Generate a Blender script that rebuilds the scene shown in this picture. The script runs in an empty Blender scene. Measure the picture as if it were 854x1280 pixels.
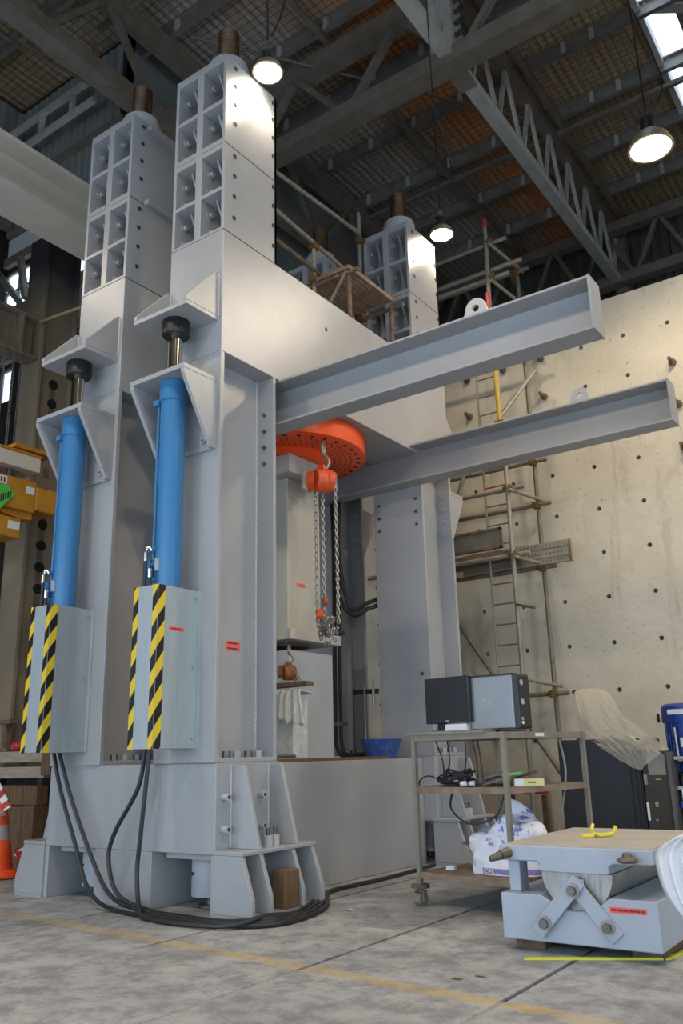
import bpy, bmesh, math, random
from mathutils import Vector, Matrix, Euler
random.seed(7)
S = bpy.context.scene
COL = S.collection
PI = math.pi

# ------------------------------------------------------------------ camera
cam_d = bpy.data.cameras.new('camera')
cam = bpy.data.objects.new('camera', cam_d)
COL.objects.link(cam)
yaw, pit, rol = 0.610556, 0.280527, 0.024975
fw = Vector((-math.sin(yaw)*math.cos(pit), math.cos(yaw)*math.cos(pit), math.sin(pit)))
rt = Vector((math.cos(yaw), math.sin(yaw), 0))
dn = fw.cross(rt)
c_, s_ = math.cos(rol), math.sin(rol)
r2 = rt*c_ + dn*s_
d2 = dn*c_ - rt*s_
M = Matrix((r2, -d2, -fw)).transposed().to_4x4()
M.translation = Vector((0, 0, 1.1))
cam.matrix_world = M
cam_d.sensor_fit = 'HORIZONTAL'
cam_d.sensor_width = 36
cam_d.lens = 1056.156/854*36
cam_d.clip_end = 200
S.camera = cam

# ------------------------------------------------------------------ world, exposure
W = bpy.data.worlds.new('world')
S.world = W
W.use_nodes = True
bg = W.node_tree.nodes['Background']
bg.inputs[0].default_value = (0.62, 0.79, 1.0, 1)
bg.inputs[1].default_value = 3.0
S.view_settings.view_transform = 'Standard'
S.view_settings.look = 'None'
S.view_settings.gamma = 1
S.view_settings.use_curve_mapping = False
S.view_settings.exposure = 0.22

# ------------------------------------------------------------------ materials
MATS = {}
def nmat(name):
    m = bpy.data.materials.new(name)
    m.use_nodes = True
    nt = m.node_tree
    return m, nt, nt.nodes['Principled BSDF']

def mat(name, col, rough=0.5, metal=0.0, var=0.12, scale=4.0, bump=0.0, bscale=60.0, col2=None, spot=0.5, coat=0.0, stretch=None, emit=0):
    if name in MATS: return MATS[name]
    m, nt, b = nmat(name)
    N, L = nt.nodes, nt.links
    tc = N.new('ShaderNodeTexCoord')
    src = tc.outputs['Object']
    if stretch:
        mp = N.new('ShaderNodeMapping'); mp.inputs['Scale'].default_value = stretch
        L.new(src, mp.inputs['Vector']); src = mp.outputs[0]
    nz = N.new('ShaderNodeTexNoise')
    nz.inputs['Scale'].default_value = scale
    nz.inputs['Detail'].default_value = 6
    nz.inputs['Roughness'].default_value = 0.6
    L.new(src, nz.inputs['Vector'])
    cr = N.new('ShaderNodeValToRGB')
    a = cr.color_ramp.elements[0]; z = cr.color_ramp.elements[1]
    c2 = col2 if col2 else tuple(min(1, c*(1+var)) for c in col)
    c1 = col if col2 else tuple(c*(1-var) for c in col)
    a.position = max(0.0, spot-0.18); z.position = min(1.0, spot+0.18)
    a.color = (*c1, 1); z.color = (*c2, 1)
    L.new(nz.outputs['Fac'], cr.inputs['Fac'])
    L.new(cr.outputs['Color'], b.inputs['Base Color'])
    b.inputs['Roughness'].default_value = rough
    b.inputs['Metallic'].default_value = metal
    b.inputs['Coat Weight'].default_value = coat
    b.inputs['Coat Roughness'].default_value = 0.2
    if bump:
        n2 = N.new('ShaderNodeTexNoise'); n2.inputs['Scale'].default_value = bscale; n2.inputs['Detail'].default_value = 3
        L.new(tc.outputs['Object'], n2.inputs['Vector'])
        bp = N.new('ShaderNodeBump'); bp.inputs['Strength'].default_value = bump; bp.inputs['Distance'].default_value = 0.01
        L.new(n2.outputs['Fac'], bp.inputs['Height']); L.new(bp.outputs[0], b.inputs['Normal'])
    if emit:
        b.inputs['Emission Color'].default_value = (*col, 1); b.inputs['Emission Strength'].default_value = emit
    MATS[name] = m
    return m

STEEL = mat('grey_machine_paint', (0.36, 0.36, 0.362), rough=0.27, var=0.06, scale=1.3, bump=0.20, bscale=110)
STEEL_D = mat('grey_beam_paint', (0.32, 0.318, 0.32), rough=0.42, var=0.08, scale=1.0, bump=0.08, bscale=60)
LIGHTG = mat('light_grey_paint', (0.42, 0.43, 0.44), rough=0.4, var=0.06, scale=2)
BEIGE = mat('pale_beige_paint', (0.46, 0.44, 0.38), rough=0.45, var=0.08, scale=1.2, stretch=(3, 3, .5))
WELD = mat('weld_bead', (0.50, 0.50, 0.50), rough=0.35, var=0.2, scale=60, bump=0.5, bscale=120)
SEAM = mat('dark_joint', (0.03, 0.03, 0.035), rough=0.8)
BOLT = mat('bolt_steel', (0.16, 0.15, 0.14), rough=0.4, metal=0.7, var=0.3, scale=20)
BOLTP = mat('painted_bolt', (0.36, 0.37, 0.39), rough=0.35, var=0.1)
CHROME = mat('chrome_rod', (0.62, 0.58, 0.50), rough=0.14, metal=1.0, var=0.05)
BLACK = mat('black_rubber', (0.012, 0.012, 0.013), rough=0.5, var=0.3)
HOSE = mat('black_hose', (0.02, 0.02, 0.022), rough=0.45, var=0.3, scale=20)
BLUE = mat('blue_paint', (0.05, 0.195, 0.40), rough=0.28, var=0.06, scale=3, bump=0.05, bscale=40)
ZINC = mat('galvanised_sheet', (0.40, 0.45, 0.46), rough=0.42, metal=0.25, var=0.08, scale=3, stretch=(6, 6, .6))
ORANGE = mat('orange_paint', (0.80, 0.085, 0.012), rough=0.35, var=0.1, scale=3)
ORANGED = mat('orange_hoist_paint', (0.82, 0.10, 0.02), rough=0.4, var=0.15, scale=12)
RODBR = mat('bronzed_thread', (0.085, 0.05, 0.028), rough=0.42, metal=0.75, var=0.35, scale=10)
CHAIN = mat('chain_steel', (0.34, 0.31, 0.26), rough=0.4, metal=0.7, var=0.3, scale=30)
RUSTY = mat('rusty_steel', (0.10, 0.055, 0.03), rough=0.8, col2=(0.20, 0.14, 0.09), scale=14)
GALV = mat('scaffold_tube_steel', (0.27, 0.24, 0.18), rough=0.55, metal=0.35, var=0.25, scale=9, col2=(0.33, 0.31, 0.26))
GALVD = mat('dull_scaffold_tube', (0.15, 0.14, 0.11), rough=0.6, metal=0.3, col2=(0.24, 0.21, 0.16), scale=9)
BRASS = mat('coupler_gold', (0.28, 0.17, 0.05), rough=0.5, metal=0.5, col2=(0.14, 0.07, 0.03), scale=30)
REDP = mat('red_paint', (0.40, 0.035, 0.035), rough=0.5)
YELP = mat('yellow_paint', (0.50, 0.33, 0.03), rough=0.6, col2=(0.38, 0.27, 0.08), scale=30)
STICK = mat('red_sticker', (0.85, 0.10, 0.08), rough=0.5, var=0.05)
INK = mat('dark_ink', (0.05, 0.01, 0.01), rough=0.7)
WOOD = mat('brown_timber', (0.10, 0.055, 0.03), rough=0.8, col2=(0.20, 0.115, 0.06), scale=5, stretch=(8, 8, 1))
WOODL = mat('pale_timber', (0.30, 0.24, 0.17), rough=0.85, col2=(0.42, 0.36, 0.28), scale=5, stretch=(1, 6, 6))
OLDST = mat('old_tan_steel', (0.20, 0.155, 0.10), rough=0.7, col2=(0.27, 0.22, 0.155), scale=3, stretch=(4, 4, .6))
DARKST = mat('dark_brown_steel', (0.035, 0.028, 0.022), rough=0.7, var=0.4, scale=4)
HOLEM = mat('hole_black', (0.008, 0.007, 0.006), rough=0.9)
YMACH = mat('amber_machine_paint', (0.50, 0.22, 0.02), rough=0.5, var=0.2, scale=4)
WHITEP = mat('white_label', (0.72, 0.72, 0.70), rough=0.6, var=0.04)
CREAM = mat('cream_crane_paint', (0.66, 0.60, 0.49), rough=0.5, var=0.08, scale=1)
GIRT = mat('roof_steel_paint', (0.24, 0.215, 0.18), rough=0.6, var=0.15, scale=3, col2=(0.18, 0.14, 0.10))
GIRTL = mat('pale_roof_steel', (0.54, 0.52, 0.47), rough=0.55, var=0.15, scale=3)
PURL = mat('purlin_steel', (0.27, 0.25, 0.225), rough=0.5, metal=0.3, var=0.2, scale=3)
PLASTIC_W = mat('white_plastic', (0.70, 0.71, 0.74), rough=0.4, var=0.03)
PLASTER = mat('white_plaster', (0.68, 0.66, 0.60), rough=0.9, var=0.12, scale=14, bump=0.6, bscale=30)
BLACKP = mat('black_plastic', (0.015, 0.015, 0.017), rough=0.35, var=0.2)
SCREEN = mat('dark_screen', (0.012, 0.012, 0.014), rough=0.3, var=0.1)
SILVER = mat('silver_case', (0.26, 0.265, 0.27), rough=0.38, metal=0.5, var=0.05)
CABBL = mat('black_cabinet_paint', (0.010, 0.010, 0.014), rough=0.4, var=0.2)
BASINB = mat('blue_basin', (0.02, 0.07, 0.26), rough=0.45, col2=(0.12, 0.17, 0.34), scale=20, spot=0.62)
MOTORB = mat('deep_blue_motor', (0.01, 0.045, 0.26), rough=0.4, var=0.1)
ROLLG = mat('bearing_paint', (0.38, 0.42, 0.48), rough=0.38, var=0.06, scale=3)
ROLLTOP = mat('dusty_bearing_top', (0.46, 0.43, 0.38), rough=0.6, col2=(0.37, 0.36, 0.34), scale=5)
ROLLST = mat('bare_roller_steel', (0.36, 0.34, 0.31), rough=0.4, metal=0.6, var=0.25, scale=6, stretch=(6, 1, 1))
CONEO = mat('cone_orange', (0.85, 0.10, 0.02), rough=0.5, var=0.15, scale=8)
LIME = mat('lime_yellow', (0.60, 0.62, 0.04), rough=0.5)
GREENT = mat('green_tag', (0.10, 0.55, 0.08), rough=0.5)
YCLAMP = mat('yellow_clamp', (0.75, 0.60, 0.05), rough=0.4)
ROPE = mat('jute', (0.35, 0.27, 0.17), rough=0.9, var=0.3, scale=20)
CABLEG = mat('beige_cable', (0.36, 0.32, 0.24), rough=0.6)
CARTM = mat('worn_cart_steel', (0.22, 0.19, 0.15), rough=0.55, metal=0.3, col2=(0.30, 0.27, 0.22), scale=8)
CARTR = mat('rusty_cart_shelf', (0.20, 0.115, 0.07), rough=0.7, col2=(0.30, 0.235, 0.17), scale=9)

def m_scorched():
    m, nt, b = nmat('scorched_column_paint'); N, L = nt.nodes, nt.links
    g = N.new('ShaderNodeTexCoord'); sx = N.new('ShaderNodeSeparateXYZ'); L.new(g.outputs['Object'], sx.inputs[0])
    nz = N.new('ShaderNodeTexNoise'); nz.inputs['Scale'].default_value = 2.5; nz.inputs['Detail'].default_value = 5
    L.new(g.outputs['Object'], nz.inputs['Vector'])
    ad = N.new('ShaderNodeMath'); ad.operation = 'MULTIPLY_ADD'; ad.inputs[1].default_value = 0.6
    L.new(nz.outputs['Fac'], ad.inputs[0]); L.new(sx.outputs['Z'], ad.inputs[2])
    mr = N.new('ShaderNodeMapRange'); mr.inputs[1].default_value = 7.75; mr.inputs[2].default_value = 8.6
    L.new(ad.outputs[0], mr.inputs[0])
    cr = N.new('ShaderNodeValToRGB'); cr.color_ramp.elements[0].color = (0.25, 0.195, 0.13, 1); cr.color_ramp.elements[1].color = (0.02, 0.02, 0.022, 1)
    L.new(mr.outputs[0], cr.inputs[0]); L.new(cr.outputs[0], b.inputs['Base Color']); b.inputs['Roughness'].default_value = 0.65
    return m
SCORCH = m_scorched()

def m_concrete_wall():
    m, nt, b = nmat('strong_wall_concrete'); N, L = nt.nodes, nt.links
    tc = N.new('ShaderNodeTexCoord')
    def noise(sc, det, stretch=None):
        n = N.new('ShaderNodeTexNoise'); n.inputs['Scale'].default_value = sc; n.inputs['Detail'].default_value = det; n.inputs['Roughness'].default_value = .65
        src = tc.outputs['Object']
        if stretch:
            mp = N.new('ShaderNodeMapping'); mp.inputs['Scale'].default_value = stretch; L.new(src, mp.inputs[0]); src = mp.outputs[0]
        L.new(src, n.inputs['Vector']); return n
    def ramp(n, p0, c0, p1, c1):
        r = N.new('ShaderNodeValToRGB'); e = r.color_ramp.elements
        e[0].position = p0; e[0].color = (*c0, 1); e[1].position = p1; e[1].color = (*c1, 1)
        L.new(n.outputs['Fac'], r.inputs[0]); return r
    r1 = ramp(noise(0.7, 8), .35, (0.50, 0.445, 0.345), .65, (0.62, 0.565, 0.455))
    r2 = ramp(noise(1.6, 6, (2.2, 1, .35)), .55, (1, 1, 1), .78, (0.62, 0.60, 0.57))
    mx = N.new('ShaderNodeMix'); mx.data_type = 'RGBA'; mx.blend_type = 'MULTIPLY'; mx.inputs[0].default_value = 1
    L.new(r1.outputs[0], mx.inputs[6]); L.new(r2.outputs[0], mx.inputs[7])
    r3 = ramp(noise(14, 6), .30, (0.45, 0.36, 0.25), .40, (1, 1, 1))
    mx2 = N.new('ShaderNodeMix'); mx2.data_type = 'RGBA'; mx2.blend_type = 'MULTIPLY'; mx2.inputs[0].default_value = .8
    L.new(mx.outputs[2], mx2.inputs[6]); L.new(r3.outputs[0], mx2.inputs[7])
    L.new(mx2.outputs[2], b.inputs['Base Color']); b.inputs['Roughness'].default_value = .85
    bp = N.new('ShaderNodeBump'); bp.inputs['Strength'].default_value = .3; bp.inputs['Distance'].default_value = .02
    L.new(noise(9, 8).outputs['Fac'], bp.inputs['Height']); L.new(bp.outputs[0], b.inputs['Normal'])
    return m
WALLC = m_concrete_wall()

def m_floor():
    m, nt, b = nmat('workshop_floor_concrete'); N, L = nt.nodes, nt.links
    tc = N.new('ShaderNodeTexCoord')
    def noise(sc, det, rough=.65):
        n = N.new('ShaderNodeTexNoise'); n.inputs['Scale'].default_value = sc; n.inputs['Detail'].default_value = det; n.inputs['Roughness'].default_value = rough
        L.new(tc.outputs['Object'], n.inputs['Vector']); return n
    def ramp(n, p0, c0, p1, c1):
        r = N.new('ShaderNodeValToRGB'); e = r.color_ramp.elements
        e[0].position = p0; e[0].color = (*c0, 1); e[1].position = p1; e[1].color = (*c1, 1)
        L.new(n.outputs['Fac'], r.inputs[0]); return r
    r1 = ramp(noise(1.3, 9), .34, (0.28, 0.29, 0.30), .66, (0.45, 0.455, 0.455))
    r2 = ramp(noise(4.5, 9, .78), .42, (0.50, 0.50, 0.52), .56, (1, 1, 1))
    mx = N.new('ShaderNodeMix'); mx.data_type = 'RGBA'; mx.blend_type = 'MULTIPLY'; mx.inputs[0].default_value = .8
    L.new(r1.outputs[0], mx.inputs[6]); L.new(r2.outputs[0], mx.inputs[7])
    # worn yellow line painted along X
    sx = N.new('ShaderNodeSeparateXYZ'); L.new(tc.outputs['Object'], sx.inputs[0])
    d = N.new('ShaderNodeMath'); d.operation = 'SUBTRACT'; d.inputs[1].default_value = 3.93; L.new(sx.outputs['Y'], d.inputs[0])
    tl = N.new('ShaderNodeMath'); tl.operation = 'MULTIPLY_ADD'; tl.inputs[1].default_value = 0.085; L.new(sx.outputs['X'], tl.inputs[0])
    tl.inputs[2].default_value = 0.18
    dd = N.new('ShaderNodeMath'); dd.operation = 'ADD'; L.new(d.outputs[0], dd.inputs[0]); L.new(tl.outputs[0], dd.inputs[1])
    ab = N.new('ShaderNodeMath'); ab.operation = 'ABSOLUTE'; L.new(dd.outputs[0], ab.inputs[0])
    lt = N.new('ShaderNodeMath'); lt.operation = 'LESS_THAN'; lt.inputs[1].default_value = 0.06; L.new(ab.outputs[0], lt.inputs[0])
    wr = ramp(noise(7, 8, .7), .36, (0, 0, 0), .62, (1, 1, 1))
    mu = N.new('ShaderNodeMath'); mu.operation = 'MULTIPLY'; L.new(lt.outputs[0], mu.inputs[0]); L.new(wr.outputs[0], mu.inputs[1])
    mu2 = N.new('ShaderNodeMath'); mu2.operation = 'MULTIPLY'; mu2.inputs[1].default_value = .75; L.new(mu.outputs[0], mu2.inputs[0])
    my = N.new('ShaderNodeMix'); my.data_type = 'RGBA'; L.new(mu2.outputs[0], my.inputs[0]); L.new(mx.outputs[2], my.inputs[6]); my.inputs[7].default_value = (0.50, 0.34, 0.09, 1)
    L.new(my.outputs[2], b.inputs['Base Color'])
    rr = N.new('ShaderNodeMapRange'); rr.inputs[3].default_value = .45; rr.inputs[4].default_value = .8
    L.new(noise(2.2, 5).outputs['Fac'], rr.inputs[0]); L.new(rr.outputs[0], b.inputs['Roughness'])
    bp = N.new('ShaderNodeBump'); bp.inputs['Strength'].default_value = .15; bp.inputs['Distance'].default_value = .02
    L.new(noise(30, 6).outputs['Fac'], bp.inputs['Height']); L.new(bp.outputs[0], b.inputs['Normal'])
    return m
FLOORM = m_floor()

def m_roof():
    # foil insulation behind wire netting: brown, grey and orange tints change along X
    m, nt, b = nmat('netted_roof_foil'); N, L = nt.nodes, nt.links
    tc = N.new('ShaderNodeTexCoord')
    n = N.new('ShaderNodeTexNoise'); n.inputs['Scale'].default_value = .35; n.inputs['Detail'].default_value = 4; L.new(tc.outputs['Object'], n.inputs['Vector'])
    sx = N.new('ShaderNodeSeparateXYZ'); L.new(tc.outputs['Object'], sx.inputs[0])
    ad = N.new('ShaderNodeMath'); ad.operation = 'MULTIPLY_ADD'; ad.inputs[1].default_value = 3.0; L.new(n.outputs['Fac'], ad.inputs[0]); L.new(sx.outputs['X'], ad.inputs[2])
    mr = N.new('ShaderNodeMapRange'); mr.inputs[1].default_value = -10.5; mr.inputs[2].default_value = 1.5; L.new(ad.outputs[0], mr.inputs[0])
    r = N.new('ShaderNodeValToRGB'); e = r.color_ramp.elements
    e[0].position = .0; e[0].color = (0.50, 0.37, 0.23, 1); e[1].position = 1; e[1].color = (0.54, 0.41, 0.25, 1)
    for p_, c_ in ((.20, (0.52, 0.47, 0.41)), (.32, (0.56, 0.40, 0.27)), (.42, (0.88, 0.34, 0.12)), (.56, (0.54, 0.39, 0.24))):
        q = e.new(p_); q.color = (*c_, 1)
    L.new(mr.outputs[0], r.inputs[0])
    w = N.new('ShaderNodeTexBrick'); w.offset = 0; w.inputs['Scale'].default_value = 1; w.inputs['Brick Width'].default_value = .16; w.inputs['Row Height'].default_value = .16
    w.inputs['Mortar Size'].default_value = .014; w.inputs['Mortar Smooth'].default_value = .6
    w.inputs['Color1'].default_value = (1, 1, 1, 1); w.inputs['Color2'].default_value = (.86, .86, .86, 1); w.inputs['Mortar'].default_value = (.33, .33, .33, 1)
    L.new(tc.outputs['Object'], w.inputs['Vector'])
    mx = N.new('ShaderNodeMix'); mx.data_type = 'RGBA'; mx.blend_type = 'MULTIPLY'; mx.inputs[0].default_value = 1
    L.new(r.outputs[0], mx.inputs[6]); L.new(w.outputs[0], mx.inputs[7]); L.new(mx.outputs[2], b.inputs['Base Color'])
    b.inputs['Roughness'].default_value = .45; b.inputs['Metallic'].default_value = .15
    wv = N.new('ShaderNodeTexWave'); wv.inputs['Scale'].default_value = 1.6; wv.inputs['Distortion'].default_value = 1.5; wv.bands_direction = 'X'
    L.new(tc.outputs['Object'], wv.inputs['Vector'])
    bp = N.new('ShaderNodeBump'); bp.inputs['Strength'].default_value = .5; bp.inputs['Distance'].default_value = .05
    L.new(wv.outputs['Fac'], bp.inputs['Height']); L.new(bp.outputs[0], b.inputs['Normal'])
    return m
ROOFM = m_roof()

def m_hazard():
    m, nt, b = nmat('hazard_stripes'); N, L = nt.nodes, nt.links
    tc = N.new('ShaderNodeTexCoord'); sx = N.new('ShaderNodeSeparateXYZ'); L.new(tc.outputs['Object'], sx.inputs[0])
    a = N.new('ShaderNodeMath'); a.operation = 'ADD'; L.new(sx.outputs['X'], a.inputs[0]); L.new(sx.outputs['Y'], a.inputs[1])
    k = N.new('ShaderNodeMath'); k.operation = 'MULTIPLY_ADD'; k.inputs[1].default_value = -1.35; L.new(a.outputs[0], k.inputs[0]); L.new(sx.outputs['Z'], k.inputs[2])
    d = N.new('ShaderNodeMath'); d.operation = 'DIVIDE'; d.inputs[1].default_value = .235; L.new(k.outputs[0], d.inputs[0])
    f = N.new('ShaderNodeMath'); f.operation = 'FRACT'; L.new(d.outputs[0], f.inputs[0])
    g = N.new('ShaderNodeMath'); g.operation = 'GREATER_THAN'; g.inputs[1].default_value = .5; L.new(f.outputs[0], g.inputs[0])
    mx = N.new('ShaderNodeMix'); mx.data_type = 'RGBA'; L.new(g.outputs[0], mx.inputs[0]); mx.inputs[6].default_value = (0.012, 0.012, 0.012, 1); mx.inputs[7].default_value = (0.75, 0.53, 0.03, 1)
    L.new(mx.outputs[2], b.inputs['Base Color']); b.inputs['Roughness'].default_value = .4
    return m
HAZ = m_hazard()

def m_sheet(name, col, mixt):
    m, nt, b = nmat(name); N, L = nt.nodes, nt.links
    b.inputs['Base Color'].default_value = (*col, 1); b.inputs['Roughness'].default_value = .25
    tr = N.new('ShaderNodeBsdfTransparent'); tl = N.new('ShaderNodeBsdfTranslucent'); tl.inputs[0].default_value = (*col, 1)
    m1 = N.new('ShaderNodeMixShader'); m1.inputs[0].default_value = .4; L.new(b.outputs[0], m1.inputs[1]); L.new(tl.outputs[0], m1.inputs[2])
    m2 = N.new('ShaderNodeMixShader'); m2.inputs[0].default_value = mixt; L.new(m1.outputs[0], m2.inputs[1]); L.new(tr.outputs[0], m2.inputs[2])
    L.new(m2.outputs[0], N['Material Output'].inputs[0])
    return m
SHEET = m_sheet('clear_plastic_sheet', (.72, .68, .58), .42)
PANE = m_sheet('milky_pane', (.9, .93, .95), .75)

def m_lamp():
    m, nt, b = nmat('lit_lamp_glass')
    b.inputs['Base Color'].default_value = (1, 1, 1, 1)
    b.inputs['Emission Color'].default_value = (1, .90, .76, 1); b.inputs['Emission Strength'].default_value = 14
    return m
LAMPM = m_lamp()

def m_cladding(name, col):
    m, nt, b = nmat(name); N, L = nt.nodes, nt.links
    tc = N.new('ShaderNodeTexCoord'); nz = N.new('ShaderNodeTexNoise'); nz.inputs['Scale'].default_value = 1.5; L.new(tc.outputs['Object'], nz.inputs['Vector'])
    r = N.new('ShaderNodeValToRGB'); r.color_ramp.elements[0].color = tuple(c*.75 for c in col)+(1,); r.color_ramp.elements[1].color = (*col, 1)
    L.new(nz.outputs['Fac'], r.inputs[0]); L.new(r.outputs[0], b.inputs['Base Color']); b.inputs['Roughness'].default_value = .45; b.inputs['Metallic'].default_value = .2
    return m
CLAD = m_cladding('grey_wall_cladding', (0.34, 0.37, 0.37))
CLADD = m_cladding('dark_wall_cladding', (0.15, 0.14, 0.125))

# ------------------------------------------------------------------ mesh builder
ROOT = {}
class MB:
    def __init__(s): s.v = []; s.f = []
    def add(s, vs, fs):
        o = len(s.v); s.v += [tuple(v) for v in vs]; s.f += [tuple(i+o for i in f) for f in fs]; return s
    def box(s, x0, x1, y0, y1, z0, z1):
        return s.add([(x0,y0,z0),(x1,y0,z0),(x1,y1,z0),(x0,y1,z0),(x0,y0,z1),(x1,y0,z1),(x1,y1,z1),(x0,y1,z1)],
                     [(0,3,2,1),(4,5,6,7),(0,1,5,4),(1,2,6,5),(2,3,7,6),(3,0,4,7)])
    def prism(s, poly, ax, a, b):
        n = len(poly)
        def P(p, t): return {'x': (t, p[0], p[1]), 'y': (p[0], t, p[1]), 'z': (p[0], p[1], t)}[ax]
        vs = [P(p, a) for p in poly]+[P(p, b) for p in poly]
        fs = [tuple(range(n))[::-1], tuple(range(n, 2*n))]+[(i, (i+1) % n, n+(i+1) % n, n+i) for i in range(n)]
        return s.add(vs, fs)
    def cyl(s, p0, p1, r, n=14, r1=None):
        p0, p1 = Vector(p0), Vector(p1); r1 = r if r1 is None else r1
        d = (p1-p0).normalized(); u = d.orthogonal().normalized(); w = d.cross(u)
        vs = []
        for p, q in ((p0, r), (p1, r1)):
            vs += [p+(u*math.cos(2*PI*i/n)+w*math.sin(2*PI*i/n))*q for i in range(n)]
        return s.add(vs, [tuple(range(n))[::-1], tuple(range(n, 2*n))]+[(i, (i+1) % n, n+(i+1) % n, n+i) for i in range(n)])
    def tube(s, pts, r, n=8):
        pts = [Vector(p) for p in pts]; vs = []; m = len(pts); u = None
        for i, p in enumerate(pts):
            d = (pts[min(i+1, m-1)]-pts[max(i-1, 0)]).normalized()
            if u is None: u = d.orthogonal().normalized()
            u = (u-d*u.dot(d)).normalized(); w = d.cross(u)
            vs += [p+(u*math.cos(2*PI*k/n)+w*math.sin(2*PI*k/n))*r for k in range(n)]
        fs = [tuple(range(n))[::-1], tuple(range((m-1)*n, m*n))]
        for i in range(m-1):
            fs += [(i*n+k, i*n+(k+1) % n, (i+1)*n+(k+1) % n, (i+1)*n+k) for k in range(n)]
        return s.add(vs, fs)
    def lathe(s, prof, c, n=24):
        vs = []; m = len(prof)
        for r, z in prof: vs += [(c[0]+r*math.cos(2*PI*k/n), c[1]+r*math.sin(2*PI*k/n), c[2]+z) for k in range(n)]
        fs = []
        for i in range(m-1): fs += [(i*n+k, i*n+(k+1) % n, (i+1)*n+(k+1) % n, (i+1)*n+k) for k in range(n)]
        if prof[0][0] > 1e-4: fs.append(tuple(range(n))[::-1])
        if prof[-1][0] > 1e-4: fs.append(tuple(range((m-1)*n, m*n)))
        return s.add(vs, fs)
    def bar(s, p0, p1, w, h):
        p0, p1 = Vector(p0), Vector(p1); d = (p1-p0).normalized()
        up = Vector((0, 0, 1)) if abs(d.z) < .95 else Vector((0, 1, 0))
        a = d.cross(up).normalized(); b = a.cross(d)
        vs = []
        for p in (p0, p1): vs += [p-a*w/2-b*h/2, p+a*w/2-b*h/2, p+a*w/2+b*h/2, p-a*w/2+b*h/2]
        return s.add(vs, [(0,3,2,1),(4,5,6,7),(0,1,5,4),(1,2,6,5),(2,3,7,6),(3,0,4,7)])
    def blob(s, c, r, seg=12, rings=8, jit=0, sq=1.0):
        vs = []; rx, ry, rz = r
        for i in range(rings+1):
            t = PI*i/rings
            for k in range(seg):
                a = 2*PI*k/seg; q = 1+random.uniform(-jit, jit)
                sg = lambda v: math.copysign(abs(v)**sq, v)
                vs.append((c[0]+rx*q*sg(math.sin(t))*sg(math.cos(a)), c[1]+ry*q*sg(math.sin(t))*sg(math.sin(a)), c[2]+rz*sg(math.cos(t))))
        fs = []
        for i in range(rings): fs += [(i*seg+k, i*seg+(k+1) % seg, (i+1)*seg+(k+1) % seg, (i+1)*seg+k) for k in range(seg)]
        return s.add(vs, fs)
    def ring(s, c, ax, R, r, n=10, m=5, sq=(1, 1)):
        # torus link: centre, normal axis, elongation sq along (u,w)
        ax = Vector(ax).normalized(); u = Vector((0, 0, 1)) if abs(ax.z) < .9 else Vector((1, 0, 0)); u = (u-ax*u.dot(ax)).normalized(); w = ax.cross(u); c = Vector(c)
        vs = []
        for i in range(n):
            t = 2*PI*i/n; d = u*math.cos(t)+w*math.sin(t); ctr = c+u*math.cos(t)*R*sq[0]+w*math.sin(t)*R*sq[1]
            vs += [ctr+d*r*math.cos(2*PI*k/m)+ax*r*math.sin(2*PI*k/m) for k in range(m)]
        return s.add(vs, [(i*m+k, i*m+(k+1) % m, ((i+1) % n)*m+(k+1) % m, ((i+1) % n)*m+k) for i in range(n) for k in range(m)])
    def build(s, name, m, parent=None, smooth=False, bevel=0, local=False, off=None):
        me = bpy.data.meshes.new(name)
        o0 = Vector((0, 0, 0))
        if off is not None: o0 = Vector(off)
        elif parent is not None and not local: o0 = ROOT.get(parent.name, Vector((0, 0, 0)))
        me.from_pydata([tuple(Vector(v)-o0) for v in s.v], [], s.f)
        bm = bmesh.new(); bm.from_mesh(me)
        bmesh.ops.recalc_face_normals(bm, faces=bm.faces)
        bm.to_mesh(me); bm.free()
        me.materials.append(m)
        if smooth:
            for p in me.polygons: p.use_smooth = True
            me.set_sharp_from_angle(angle=math.radians(40))
        o = bpy.data.objects.new(name, me); COL.objects.link(o)
        if parent is not None:
            o.parent = parent; ROOT[o.name] = o0
        elif off is not None:
            o.location = off; ROOT[o.name] = o0
        if bevel:
            b = o.modifiers.new('bevel', 'BEVEL'); b.width = bevel; b.segments = 1; b.limit_method = 'ANGLE'
        return o

def thing(name, label, cat, loc=(0, 0, 0), rz=0, group=None):
    o = bpy.data.objects.new(name, None); COL.objects.link(o); o.empty_display_size = .1
    o.location = loc; o.rotation_euler = (0, 0, rz); ROOT[o.name] = Vector(loc)
    return tag(o, label, cat, group)
def tag(o, label, cat, group=None):
    o['label'] = label; o['category'] = cat
    if group: o['group'] = group
    return o
def struct(o):
    o['kind'] = 'structure'; return o
def copy_tree(o, parent=None):
    c = o.copy(); COL.objects.link(c)
    if parent is not None: c.parent = parent
    ROOT[c.name] = ROOT.get(o.name, Vector((0, 0, 0)))
    for ch in list(o.children): copy_tree(ch, c)
    return c
def dup(o, loc, label, rz=None, group=None):
    c = copy_tree(o); c.location = loc; ROOT[c.name] = Vector(loc); c['label'] = label
    if rz is not None: c.rotation_euler = (0, 0, rz)
    if group: c['group'] = group
    return c
def spline(pts, n=10):
    pts = [Vector(p) for p in pts]; out = []
    P = [pts[0]]+pts+[pts[-1]]
    for i in range(1, len(P)-2):
        a, b, c, d = P[i-1], P[i], P[i+1], P[i+2]
        for k in range(n):
            t = k/n
            out.append(.5*((2*b)+(c-a)*t+(2*a-5*b+4*c-d)*t*t+(3*b-a-3*c+d)*t**3))
    out.append(pts[-1]); return out
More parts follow.
